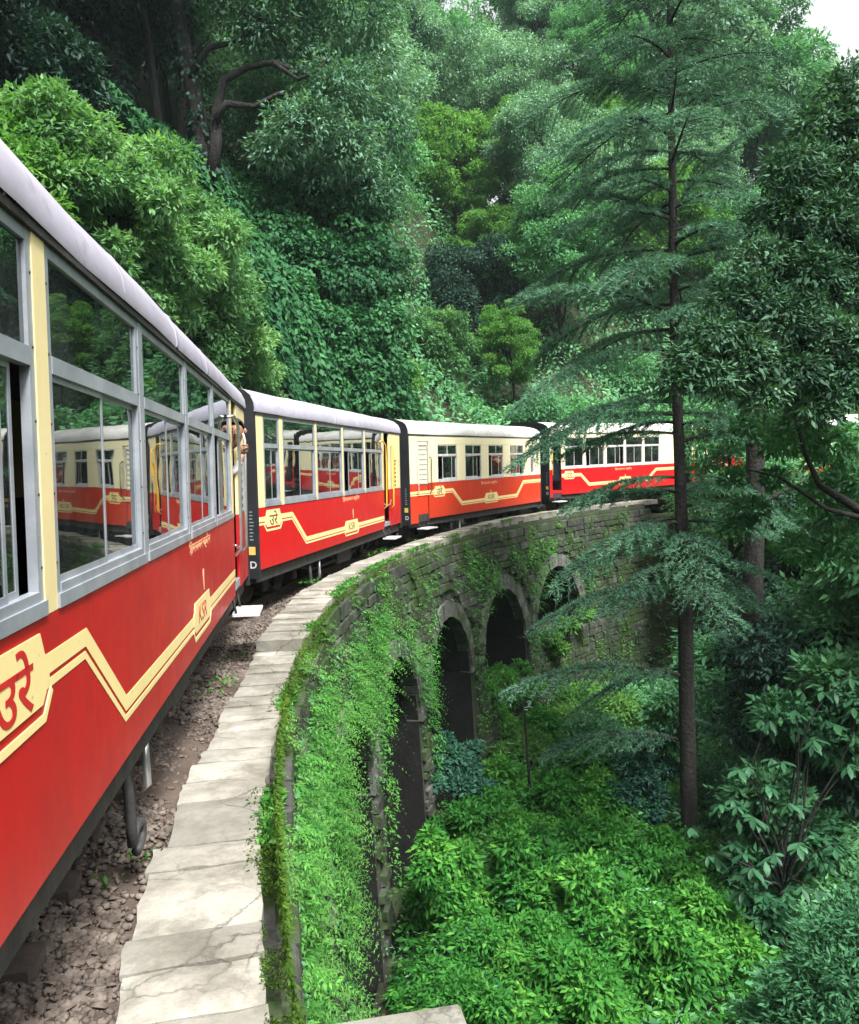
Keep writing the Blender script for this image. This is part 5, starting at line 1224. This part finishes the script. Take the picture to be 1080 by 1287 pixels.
dp = A_([(869, 1105), (867, 1075), (862, 800), (858, 690), (855, 600), (848, 420), (845, 200), (842, 50), (839, -120), (836, -330)], 17)
dp[0].z = T(dp[0].x, dp[0].y) - .4
EX = []
def trunk_at(y):
    for a, b, pa, pb in zip([1105, 1075, 800, 690, 600, 420, 200, 50], [1075, 800, 690, 600, 420, 200, 50, -120], dp[:-1], dp[1:]):
        if b <= y <= a: return pa.lerp(pb, (a - y) / (a - b))
    return dp[-1]
for y0, x1, y1, dd in ((395, 655, 378, -.8), (430, 740, 462, .6), (490, 690, 570, -.6), (520, 640, 592, -.9), (505, 668, 560, -.3), (545, 702, 580, .3), (530, 735, 570, .8), (600, 705, 650, -.4), (620, 735, 640, 1.4), (655, 690, 748, -.8), (700, 735, 712, 1.2), (735, 672, 800, -.4),
                       (850, 645, 882, -.7), (840, 720, 900, 1.2), (930, 680, 960, .6), (190, 715, 235, -.6), (225, 755, 300, .7), (310, 735, 385, .4), (120, 735, 120, .3), (270, 690, 260, .9),
                       (150, 955, 85, -.4), (265, 950, 165, .6), (330, 945, 300, -.6), (440, 945, 480, .5), (520, 960, 545, -.3), (620, 950, 680, -.6), (700, 960, 770, .4), (780, 965, 850, -.3), (90, 900, 30, .5), (60, 790, -10, -.4), (900, 950, 960, .8)):
    EX.append((trunk_at(y0), at(x1, y1, 17 + dd)))
tb, tw, V, F, tint = conifer_geo(dp[0], dp[-1], .20, 0, 84, lambda q: 3.5 * (1 - q) ** .35 * min(1, .35 + q * 1.3) + .4, 5, .10, .085, 18, .42, EX, .26, pts=dp, gap=(1.2, 3.6))
big = thing('cedar_tree', 'tall slender conifer with level drooping branches rising from the valley in front of the train', 'tree', dp[0])
for me_, nm in ((tb.mesh('trunk', M['bark']), 'trunk'), (tw.mesh('branches', M['bark']), 'branches')):
    o = link(nm, me_, big); o.location = -dp[0]
o = tri_mesh('needles', V, F, L['needle'], big, tint); o.location = -dp[0]; o['kind'] = 'stuff'

t2 = A_([(946, 900), (945, 800), (948, 700), (950, 600), (948, 480), (946, 300)], 23)
bare_trunk('bare_tree', 'thick dark trunk in the shade right of the tall conifer', t2, .32, .2, [(A_([(948, 640), (980, 620), (1020, 600)], 22.6), .08, .03), (A_([(947, 560), (915, 530), (885, 520)], 22.6), .08, .03)])
# trees filling the valley
VT = [('dark', 1000, 24, 1.0), ('mid', 930, 27, 1.1), ('dark', 880, 29, 1.1), ('mid', 1060, 20, .95), ('dark', 1100, 25, 1.1), ('mid', 800, 31, .8), ('deodar', 985, 30, .9), ('bright', 1035, 32, 1.0), ('mid', 860, 36, 1.0), ('bright', 930, 38, 1.1), ('deodar', 1120, 31, 1.0), ('dark', 1040, 16.5, .75),
      ('mid', 1150, 18, 1.1), ('dark', 1200, 24, 1.2), ('mid', 1260, 15, 1.1), ('dark', 1350, 19, 1.2), ('oak', 1420, 14, 1.2), ('mid', 1500, 18, 1.2), ('oak', 1300, 28, 1.2), ('bright', 1180, 38, 1.3), ('mid', 1090, 42, 1.3)]
for kind, x, d, s in VT:
    p = at(x, 600, d); p.z = T(p.x, p.y) - .2
    if to_pol(p.x, p.y)[1] > 24.5: continue              # nothing grows on the line itself
    if 820 < x < 1090 and d > 19: s *= .72               # low enough to leave the far coaches in sight
    RANK.append((plant(kind, p, 'x', KL[kind] + 's in the valley right of the conifer', s), KL[kind], 'in the valley right of the conifer'))
for k, (x, y, d, s, kd) in enumerate(((700, 930, 23, .7, 'bright_bush'), (660, 950, 20.5, .55, 'bright_bush'), (720, 900, 24.5, .7, 'bright_bush'), (745, 960, 21, .6, 'bush'), (760, 900, 24, .6, 'bright_bush'), (900, 940, 18, .8, 'bush'), (930, 860, 20, .9, 'bush'), (1010, 800, 19, 1.0, 'bush'), (960, 740, 22, 1.0, 'bright_bush'), (1050, 720, 18, 1.0, 'bush'), (1060, 930, 14, .9, 'bush'), (1000, 960, 16, .9, 'bush'), (900, 700, 25, 1.1, 'bush'), (1000, 640, 27, 1.2, 'bright_bush'), (1060, 640, 25, 1.1, 'bright_bush'), (880, 800, 23, 1., 'bush'), (800, 800, 25, .8, 'bush'))):
    p = at(x, y, d); z = T(p.x, p.y); p.z = max(p.z - 1.0 * s, z - .1) if p.z - z > 2.5 else z - .1
    p.z = z - .1; RANK.append((plant(kd, p, 'x', KL[kd].replace('bush', 'bushes') + ' on the valley slope beyond the viaduct', s * rnd.uniform(1., 1.4), None), KL[kd], 'on the valley slope beyond the viaduct'))

for k, (x, y, d, s, v) in enumerate(((600, 1010, 16.2, .75, 0), (640, 1040, 15.6, .6, 1), (700, 1000, 17.5, .7, 0), (560, 1090, 13.8, .7, 1), (600, 1150, 12.6, .6, 0), (670, 1110, 14, .75, 1), (740, 1080, 15, .8, 0), (760, 1020, 17.2, .75, 1), (690, 1190, 12.4, .7, 0), (760, 1170, 13, .85, 1), (820, 1120, 14.3, .8, 0), (620, 1230, 11, .6, 1), (720, 1260, 11.2, .7, 0), (830, 1220, 12, .8, 1), (560, 1200, 11.6, .55, 0), (900, 1190, 12.8, .7, 1), (640, 960, 18.6, .7, 1), (740, 950, 20, .8, 0), (690, 930, 21.5, .8, 1))):
    p = at(x, y, d); p.z = T(p.x, p.y) - .05
    RANK.append((plant('fresh_bush', p, 'x', 'fresh green bushes on the valley floor', s * rnd.uniform(.95, 1.3), v), 'fresh green bush', 'on the valley floor below the arches'))
crown_mass('bush', 'deep green bush at the foot of the tall conifer', 'shrub', [(805, 975, 17.2, .32), (785, 1000, 17, .28), (822, 1000, 17.2, .28), (808, 940, 17.4, .25), (835, 965, 17.5, .25), (790, 965, 17.3, .22), (815, 1020, 17, .26), (828, 930, 17.6, .18)], 9000, .10, L['blue'], .9, hang=.1)
crown_mass('bush', 'deep green feathery bush growing before the tall dark arch', 'shrub', [(570, 950, 17.5, .26), (590, 965, 17.3, .22), (552, 962, 17.2, .2), (603, 990, 17.0, .22), (578, 985, 17, .24), (560, 930, 17.8, .16), (545, 985, 16.8, .18), (596, 940, 17.7, .15)], 5000, .13, L['blue'], .6, hang=.1)
crown_mass('bush', 'light green plants sprouting along the ledge below the widest dark arch', 'plant', [(618, 888, 21.2, .34), (648, 872, 21.9, .3), (600, 900, 20.7, .3), (672, 862, 22.5, .28), (632, 905, 21.2, .3)], 6000, .11, L['wall'], .6, pts=[(pol(27.8 + q, R_IN - .05 + w, -3.85), .3) for q, w in ((-2.4, 0), (-1.2, .3), (0, 0), (1.2, .35), (2.4, 0))])
crown_mass('bush', 'light green plants growing in the sill of the farthest arch', 'plant', [(690, 800, 24, .34), (715, 785, 24.8, .3), (735, 772, 25.4, .26), (705, 815, 24.2, .26)], 2600, .11, L['bright'], .6)
crown_mass('bush', 'bright green leafy plant growing out of the pier below the arches', 'plant', [(545, 1070, 12.6, .22), (535, 1095, 12.4, .2), (555, 1085, 12.5, .16), (540, 1050, 12.7, .14)], 1400, .12, L['fresh'], .8)
crown_mass('bush', 'shaded leafy bush behind the large leaved sapling', 'shrub', [(970, 1000, 14, .55), (945, 1090, 13.6, .4), (1010, 1050, 13.6, .55), (985, 900, 14.4, .5), (1050, 930, 14, .5), (945, 1020, 14.2, .35), (960, 1140, 13, .4), (1040, 850, 14.5, .5), (1080, 880, 14, .5)], 9000, .19, L['corner'], .7, hang=.15)
crown_mass('bush', 'light green bush with narrow leaves in the bottom right corner', 'shrub', [(1065, 1240, 7.6, .55), (1020, 1290, 7.6, .5), (1100, 1190, 7.8, .5), (980, 1300, 8.0, .4), (1060, 1180, 8.2, .35), (1040, 1330, 7.4, .5), (1110, 1270, 7.5, .5)], 26000, .085, L['corner'], .8, hang=.0, W=.3)
# right: a near oak reaches in from beyond the frame
oak_p = [(1075, 120, 11, .45), (1040, 165, 11, .45), (1000, 215, 10.5, .4), (1060, 220, 11, .55), (985, 270, 10.5, .4), (1030, 290, 10.6, .5), (1080, 300, 11, .5), (960, 330, 10.4, .4), (1010, 350, 10.4, .5), (1070, 370, 10.6, .5), (930, 380, 10.2, .4), (980, 405, 10.2, .45), (1040, 430, 10.3, .5), (895, 425, 10, .36), (940, 450, 10, .38), (865, 455, 9.9, .28), (850, 480, 9.8, .22), (900, 475, 9.9, .28), (990, 470, 10.1, .38), (1060, 480, 10.2, .4), (1090, 180, 11.2, .5), (1110, 420, 10.6, .6), (1120, 280, 11, .6), (960, 500, 10, .25), (1020, 515, 10.2, .3)]
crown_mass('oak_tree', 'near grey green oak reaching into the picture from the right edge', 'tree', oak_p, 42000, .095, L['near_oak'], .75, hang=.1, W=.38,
           limbs_=[(A_([(1440, 1500), (1425, 1150), (1400, 700), (1330, 300), (1290, 50)], 10.6), .26, .10), (A_([(1350, 700), (1350, 760)], 11), .1, .1), (A_([(1400, 700), (1250, 560), (1120, 480), (1040, 440), (970, 425), (900, 440), (860, 470)], 10.3), .14, .012), (A_([(1250, 560), (1150, 420), (1080, 330), (1030, 260), (1010, 210)], 10.8), .09, .012), (A_([(1150, 420), (1080, 390), (1020, 380), (960, 360), (930, 350)], 10.5), .05, .01), (A_([(1120, 480), (1060, 400), (1040, 330), (1000, 300)], 10.5), .04, .01), (A_([(1080, 330), (1085, 230), (1060, 150)], 11), .05, .01),
                    (A_([(1350, 760), (1200, 720), (1100, 655), (1060, 628), (1030, 610), (1012, 570), (998, 515)], 11.5), .10, .02), (A_([(1100, 655), (1040, 640), (980, 600), (940, 590)], 11.4), .04, .01)])
crown_mass('tree_branch', 'leafy branch hanging across the far coaches at the right edge', 'tree', [(1000, 540, 12, .4), (1050, 560, 12, .4), (1080, 610, 12, .45), (1030, 620, 12.2, .3), (945, 535, 13, .28), (985, 560, 13, .3), (920, 600, 13.4, .2), (975, 600, 13.2, .22), (1005, 520, 12.5, .3), (1070, 680, 12.2, .4), (1010, 690, 12.6, .35), (940, 640, 13, .3), (925, 660, 13, .25)], 9000, .11, L['mid'], .6, hang=.15)
L['sap'] = leaf_mat('glossy_sapling_leaf', (0.015, 0.070, 0.031), (0.038, 0.138, 0.060), (0.085, 0.235, 0.105), 0.3, 0.5, 0.3)
# big leaved sapling: every leaf of its own
sap_c = [(1000, 890, 13), (1040, 870, 13.3), (965, 905, 13.2), (930, 965, 13), (985, 955, 12.8), (900, 1010, 13), (950, 1030, 12.4), (920, 1060, 12.6), (975, 1075, 12.2), (945, 1090, 12.2), (960, 1125, 12.0), (1010, 1110, 12.2), (890, 1075, 12.9), (1040, 905, 13), (1065, 850, 13.2), (1020, 930, 12.9), (1050, 1060, 12.6), (870, 1040, 13.3), (995, 1010, 12.6), (1070, 960, 12.8), (930, 1010, 12.9), (960, 985, 12.8), (1005, 1060, 12.5), (940, 1120, 12.3), (1075, 890, 13)]
sb_ = at(985, 1230, 12.9); sb_.z = T(sb_.x, sb_.y)
sap = thing('sapling', 'sapling with large glossy green leaves in rosettes in the shade at lower right', 'tree', sb_)
ms = MB(); fork = Vector((0, 0, 1.2)); ms.tube([(0, 0, -.2), (.03, 0, .6), fork], [.05, .04, .035], 7)
lm = []
for i in range(5):
    w_ = (.40, .44, .36, .42, .48)[i]; P = [(0, 0, 0), (w_ * .32, .22, -.03), (w_ * .5, .55, -.05), (w_ * .3, .85, -.10), (0, 1.0, -.17 - .03 * i), (-w_ * .3, .85, -.10), (-w_ * .5, .55, -.05), (-w_ * .32, .22, -.03), (0, .25, -.06), (0, .55, -.10), (0, .85, -.14)]
    F_ = [(0, 1, 8), (1, 2, 9, 8), (2, 3, 10, 9), (3, 4, 10), (4, 5, 10), (5, 6, 9, 10), (6, 7, 8, 9), (7, 0, 8)]
    me = bpy.data.meshes.new('leaf'); me.from_pydata(P, [], F_); me.polygons.foreach_set('use_smooth', [True] * len(F_))
    a_ = me.attributes.new('tint', 'FLOAT', 'FACE'); a_.data.foreach_set('value', [.08 + .11 * i] * len(F_)); me.materials.append(L['sap']); lm.append(me)
nl = 0
for x, y, d in sap_c:
    c = at(x, y, d) - sb_; limb(ms, fork, c, .022, .006, .08, .1, 6)
    for w in range(2):
        cc = c + Vector((rnd.uniform(-.18, .18), rnd.uniform(-.15, .15), rnd.uniform(-.12, .06))) * (1 if w else .3); ph = rnd.random() * 6
        for k in range(6):
            if nl >= 298: break
            q = ph + k * 1.047 + rnd.uniform(-.2, .2); o = link('leaf', lm[rnd.randrange(5)], sap); s = rnd.uniform(.16, .27)
            o.location = cc; o.scale = (s, s, s); o.rotation_euler = (rnd.uniform(-.75, -.05), rnd.uniform(-.3, .3), q); nl += 1
ms.build('stem', M['bark'], sap)
# thin dead stem in the undergrowth
bare_trunk('dead_stem', 'thin bare dark stem rising out of the undergrowth below the arches', A_([(668, 1020), (664, 960), (660, 905), (657, 860)], 17.5), .035, .02, m='bark')

# --- what grows on the wall
def wall_leaves(name, n, dens, out, size, m, hang=.6, W=.5, label=None, zmax=.12, zmin=-6.4, a0=-20, a1=48, tintf=None, cat='wall plants'):
    a = rng.uniform(a0, a1, n); z = zmax + (zmin - zmax) * rng.random(n) ** 1.25; x = CX - R_IN * np.cos(np.radians(a)); y = CY + R_IN * np.sin(np.radians(a))
    u = np.radians(a) * R_IN; l = fbm(u, z * 1.1, 1.0, 3.0) * .5 + .5; l2 = fbm(u, z, 3.1, 6.0) * .5 + .5
    p = dens(a, z, l, l2)
    inside = np.zeros(n, bool)
    for c, zt, sill in ARCH:
        uu = (a - c) / HW; Rr = RAD(HW) * R_IN; top = zt - Rr * 1.12 + Rr * 1.12 * np.sqrt(np.maximum(0, 1 - uu ** 2)); ins = (np.abs(uu) < 1) & (z < top)
        if sill is not None: ins &= z > sill
        inside |= ins
    p = np.where(inside, p * 0.0, p)
    k = rng.random(n) < p; a, z, l, l2 = a[k], z[k], l[k], l2[k]; n = len(a)
    o_ = out(a, z, l, l2) * (.25 + .75 * rng.random(n)); r = R_IN - .05 - .02 * np.maximum(0, -z) - o_
    ca, sa = np.cos(np.radians(a)), np.sin(np.radians(a)); P = np.stack([CX - r * ca, CY + r * sa, z], -1); O = np.stack([ca, -sa, np.zeros(n)], -1)
    D = O * .55 + rng.normal(size=(n, 3)) * .5; D[:, 2] -= hang
    o = leaf_object(name, P, D, O * .6 + np.array([0, 0, .8]) + rng.normal(size=(n, 3)) * .35, size * (.55 + .9 * rng.random(n)), m, None, W, .1, .15, tint=l2 * .7 + .1)
    tag(o, label, cat, kind='stuff'); return o
def dens_bush(a, z, l, l2):
    band = sm(-.2, -.7, z) * (1 - sm(2.6, 5.0, -z - .12 * np.maximum(0, 6 - a)))
    near = 1 - .93 * sm(6.5, 11, a)
    band = band * (1 - .65 * sm(3, 5, a) * sm(-1.7, -2.4, z))
    return np.clip(band * near * (1.5 * sm(.32, .72, .55 * l + .45 * l2) + .03) + .5 * (l > .62) * sm(-.3, -.8, z) * (1 - sm(30, 38, a)) * (1 - sm(2.5, 4.5, -z)), 0, 1)
def wall_sprigs(n, dens, Ln, nl, size, m, label, zmin=-6.3, zmax=0.0, a0=-20, a1=48, down=.5, lift=.1):
    a = rng.uniform(a0, a1, n); z = zmax + (zmin - zmax) * rng.random(n) ** 1.2; u = np.radians(a) * R_IN; l = fbm(u, z * 1.1, 1.0, 3.0) * .5 + .5; l2 = fbm(u, z, 3.1, 6.0) * .5 + .5
    ins = np.zeros(n, bool)
    for c, zt, sill in ARCH:
        uu = (a - c) / HW; Rr = RAD(HW) * R_IN; top = zt - Rr * 1.12 + Rr * 1.12 * np.sqrt(np.maximum(0, 1 - uu ** 2)); q = (np.abs(uu) < 1) & (z < top)
        if sill is not None: q &= z > sill
        ins |= q
    k = (rng.random(n) < dens(a, z, l, l2)) & ~ins; a, z, l, l2 = a[k], z[k], l[k], l2[k]; n = len(a); ca, sa = np.cos(np.radians(a)), np.sin(np.radians(a))
    r = R_IN - .04 - .02 * np.maximum(0, -z) - lift * l2 * rng.random(n) * 2; B = np.stack([CX - r * ca, CY + r * sa, z], -1); O = np.stack([ca, -sa, np.zeros(n)], -1); Tg = np.stack([sa, ca, np.zeros(n)], -1)
    U = O * (.8 + .5 * rng.random((n, 1))) + Tg * rng.normal(0, .55, (n, 1)) + np.array([0, 0, 1.0]) * rng.normal(.25, .5, (n, 1)); bend = np.tile([0, 0, -1.0], (n, 1)) + O * .1
    return sprigs('wall_plants', B, U, bend, Ln * (.45 + .9 * rng.random(n)) * (.5 + .8 * l), nl, size, m, label, 'wall plants', down, .34, tint=np.clip(l2 * .9 + rng.normal(0, .12, n), 0, 1))
wall_sprigs(30000, dens_bush, .32, 9, .055, L['wall'], 'bright green ferns arching out of the viaduct wall', lift=.12, down=.8)
wall_sprigs(14000, lambda a, z, l, l2: dens_bush(a, z, l, l2) * (l2 > .5) * (1 - sm(4, 14, a)), .44, 10, .06, L['bright'], 'pale green fern sprays hanging over the near part of the viaduct wall', lift=.14, down=1.0)
wall_leaves('wall_plants', 60000, dens_bush, lambda a, z, l, l2: .03 + .12 * l2, .055, L['mid'], .5, .5, 'dark green small leaved creeper close against the viaduct wall')
wall_sprigs(9000, lambda a, z, l, l2: np.clip(1.3 * sm(.5, .7, l2) * (1 - (-z) / 1.1), 0, 1), .20, 7, .045, L['bright'], 'little green ferns and grass tufts just under the coping', zmin=-1.2, lift=.02)
wall_leaves('wall_moss', 130000, lambda a, z, l, l2: np.clip(1.15 - (-z - .0) / (.35 + .75 * l), 0, 1) * (.35 + .65 * (l2 > .35)) * (1 - .55 * sm(18, 34, a)), lambda a, z, l, l2: .01 + .03 * l2, .028, L['moss'], .6, .4, 'olive moss fringing the wall just below the pale coping stones', zmin=-1.6, cat='moss')
def dens_arch(a, z, l, l2):
    p = np.zeros_like(a)
    for c, zz, w, h, q in ((31.5, -.75, 2.6, .35, .9), (25.5, -1.1, 2.0, .5, .9), (34.0, -3.3, 2.2, .45, .9), (33.0, -4.6, 3.0, .5, .7), (27.0, -4.25, 2.6, .3, .9), (23.8, -3.6, .8, 1.6, .6), (16.8, -3.4, .8, 2.2, .8), (30.0, -5.9, 5, .6, .6), (9.0, -3.2, .9, 2.6, .9), (40, -1.6, 3, .8, .35), (43, -5, 4, 1.2, .5)):
        p = np.maximum(p, q * np.exp(-((a - c) / w) ** 2 - ((z - zz) / h) ** 2) * (.4 + l2))
    return np.clip(p, 0, 1)
wall_leaves('wall_plants', 70000, dens_arch, lambda a, z, l, l2: .05 + .3 * l2, .065, L['wall'], .35, .5, 'green plants growing in tufts between and above the far arches', a0=5)
# grass and seedlings along the coping edge and in the ballast
def strip_leaves(name, n, a0, a1, r0, r1, size, m, label, lift=.05, thr=.55, cat='weeds'):
    a = rng.uniform(a0, a1, n); r = rng.uniform(r0, r1, n); x = CX - r * np.cos(np.radians(a)); y = CY + r * np.sin(np.radians(a)); l = fbm(x, y, 1.6, 11.0) * .5 + .5
    k = l > thr; a, r, x, y = a[k], r[k], x[k], y[k]; n = len(a); z = np.array([cop_z(q) - .03 for q in a]) + lift * rng.random(n)
    D = rng.normal(size=(n, 3)); D[:, 2] = np.abs(D[:, 2]) + .4
    o = leaf_object(name, np.stack([x, y, z], -1), D, rng.normal(size=(n, 3)), size * (.5 + rng.random(n)), m, None, .35, .1, .3); tag(o, label, cat, kind='stuff')
strip_leaves('edge_weeds', 6000, -14, 30, 26.86, 26.97, .06, L['wall'], 'small green weeds along the outer edge of the coping stones', .03, .5)
strip_leaves('edge_moss', 16000, -14, 40, 26.88, 27.06, .024, L['moss'], 'tufts of moss creeping over the outer edge of the coping', .035, .48, 'moss')
strip_leaves('edge_moss', 15000, -15, -3, 26.87, 26.985, .019, L['moss'], 'patchy moss on the ledge beside the nearest coping stones', .012, .38, 'moss')
strip_leaves('edge_weeds', 5000, -15, 4, 26.86, 26.99, .045, L['wall'], 'ragged green weeds spilling over the ledge beside the nearest coping stones', .03, .55)
strip_leaves('track_weeds', 1600, -14, 20, 27.45, 27.75, .05, L['fresh'], 'tiny green weeds in the ballast beside the coping', .03, .68)

# every one of the alike plants gets its own label, by its order from the left in its own stretch of the slope
ORD = 'first second third fourth fifth sixth seventh eighth ninth tenth eleventh twelfth thirteenth fourteenth fifteenth sixteenth seventeenth eighteenth nineteenth twentieth'.split()
def nth(k): return ORD[k] if k < 20 else ('twenty-' + ORD[k - 20] if k < 29 else ('thirtieth' if k == 29 else ('thirty-' + ORD[k - 30] if k < 39 else 'fortieth' if k == 39 else 'forty-' + ORD[k - 40])))
HIDDEN = {0, 6, 8, 11, 14, 16, 17, 19, 20, 21, 22, 25, 26, 27, 29, 30, 31, 32, 39, 42, 43, 45, 51, 53, 55, 57, 59, 60, 61, 65, 67, 69, 73, 74, 75, 77, 78, 79, 86, 87, 88, 89, 90, 92, 93, 96, 99, 103, 108, 111, 113, 114, 116, 117, 118, 119, 120, 126, 130, 131, 134, 137, 139, 143, 145, 148, 149, 150, 152, 154, 156, 157, 173, 175, 176, 177, 179}        # plants the photograph shows nothing of
for k in sorted(HIDDEN, reverse=True):
    r = RANK[k][0]
    for c in list(r.children): bpy.data.objects.remove(c)
    bpy.data.objects.remove(r); del RANK[k]
sets = {}
for r, a_, b_ in RANK: sets.setdefault((a_, b_), []).append(r)
for (a_, b_), rs in sets.items():
    rs.sort(key=lambda r: r.location.x / r.location.y)
    for k, r in enumerate(rs):
        r['label'] = f'{nth(k)} {a_} from the left {b_}' if len(rs) > 1 else f'{a_} standing alone {b_}'
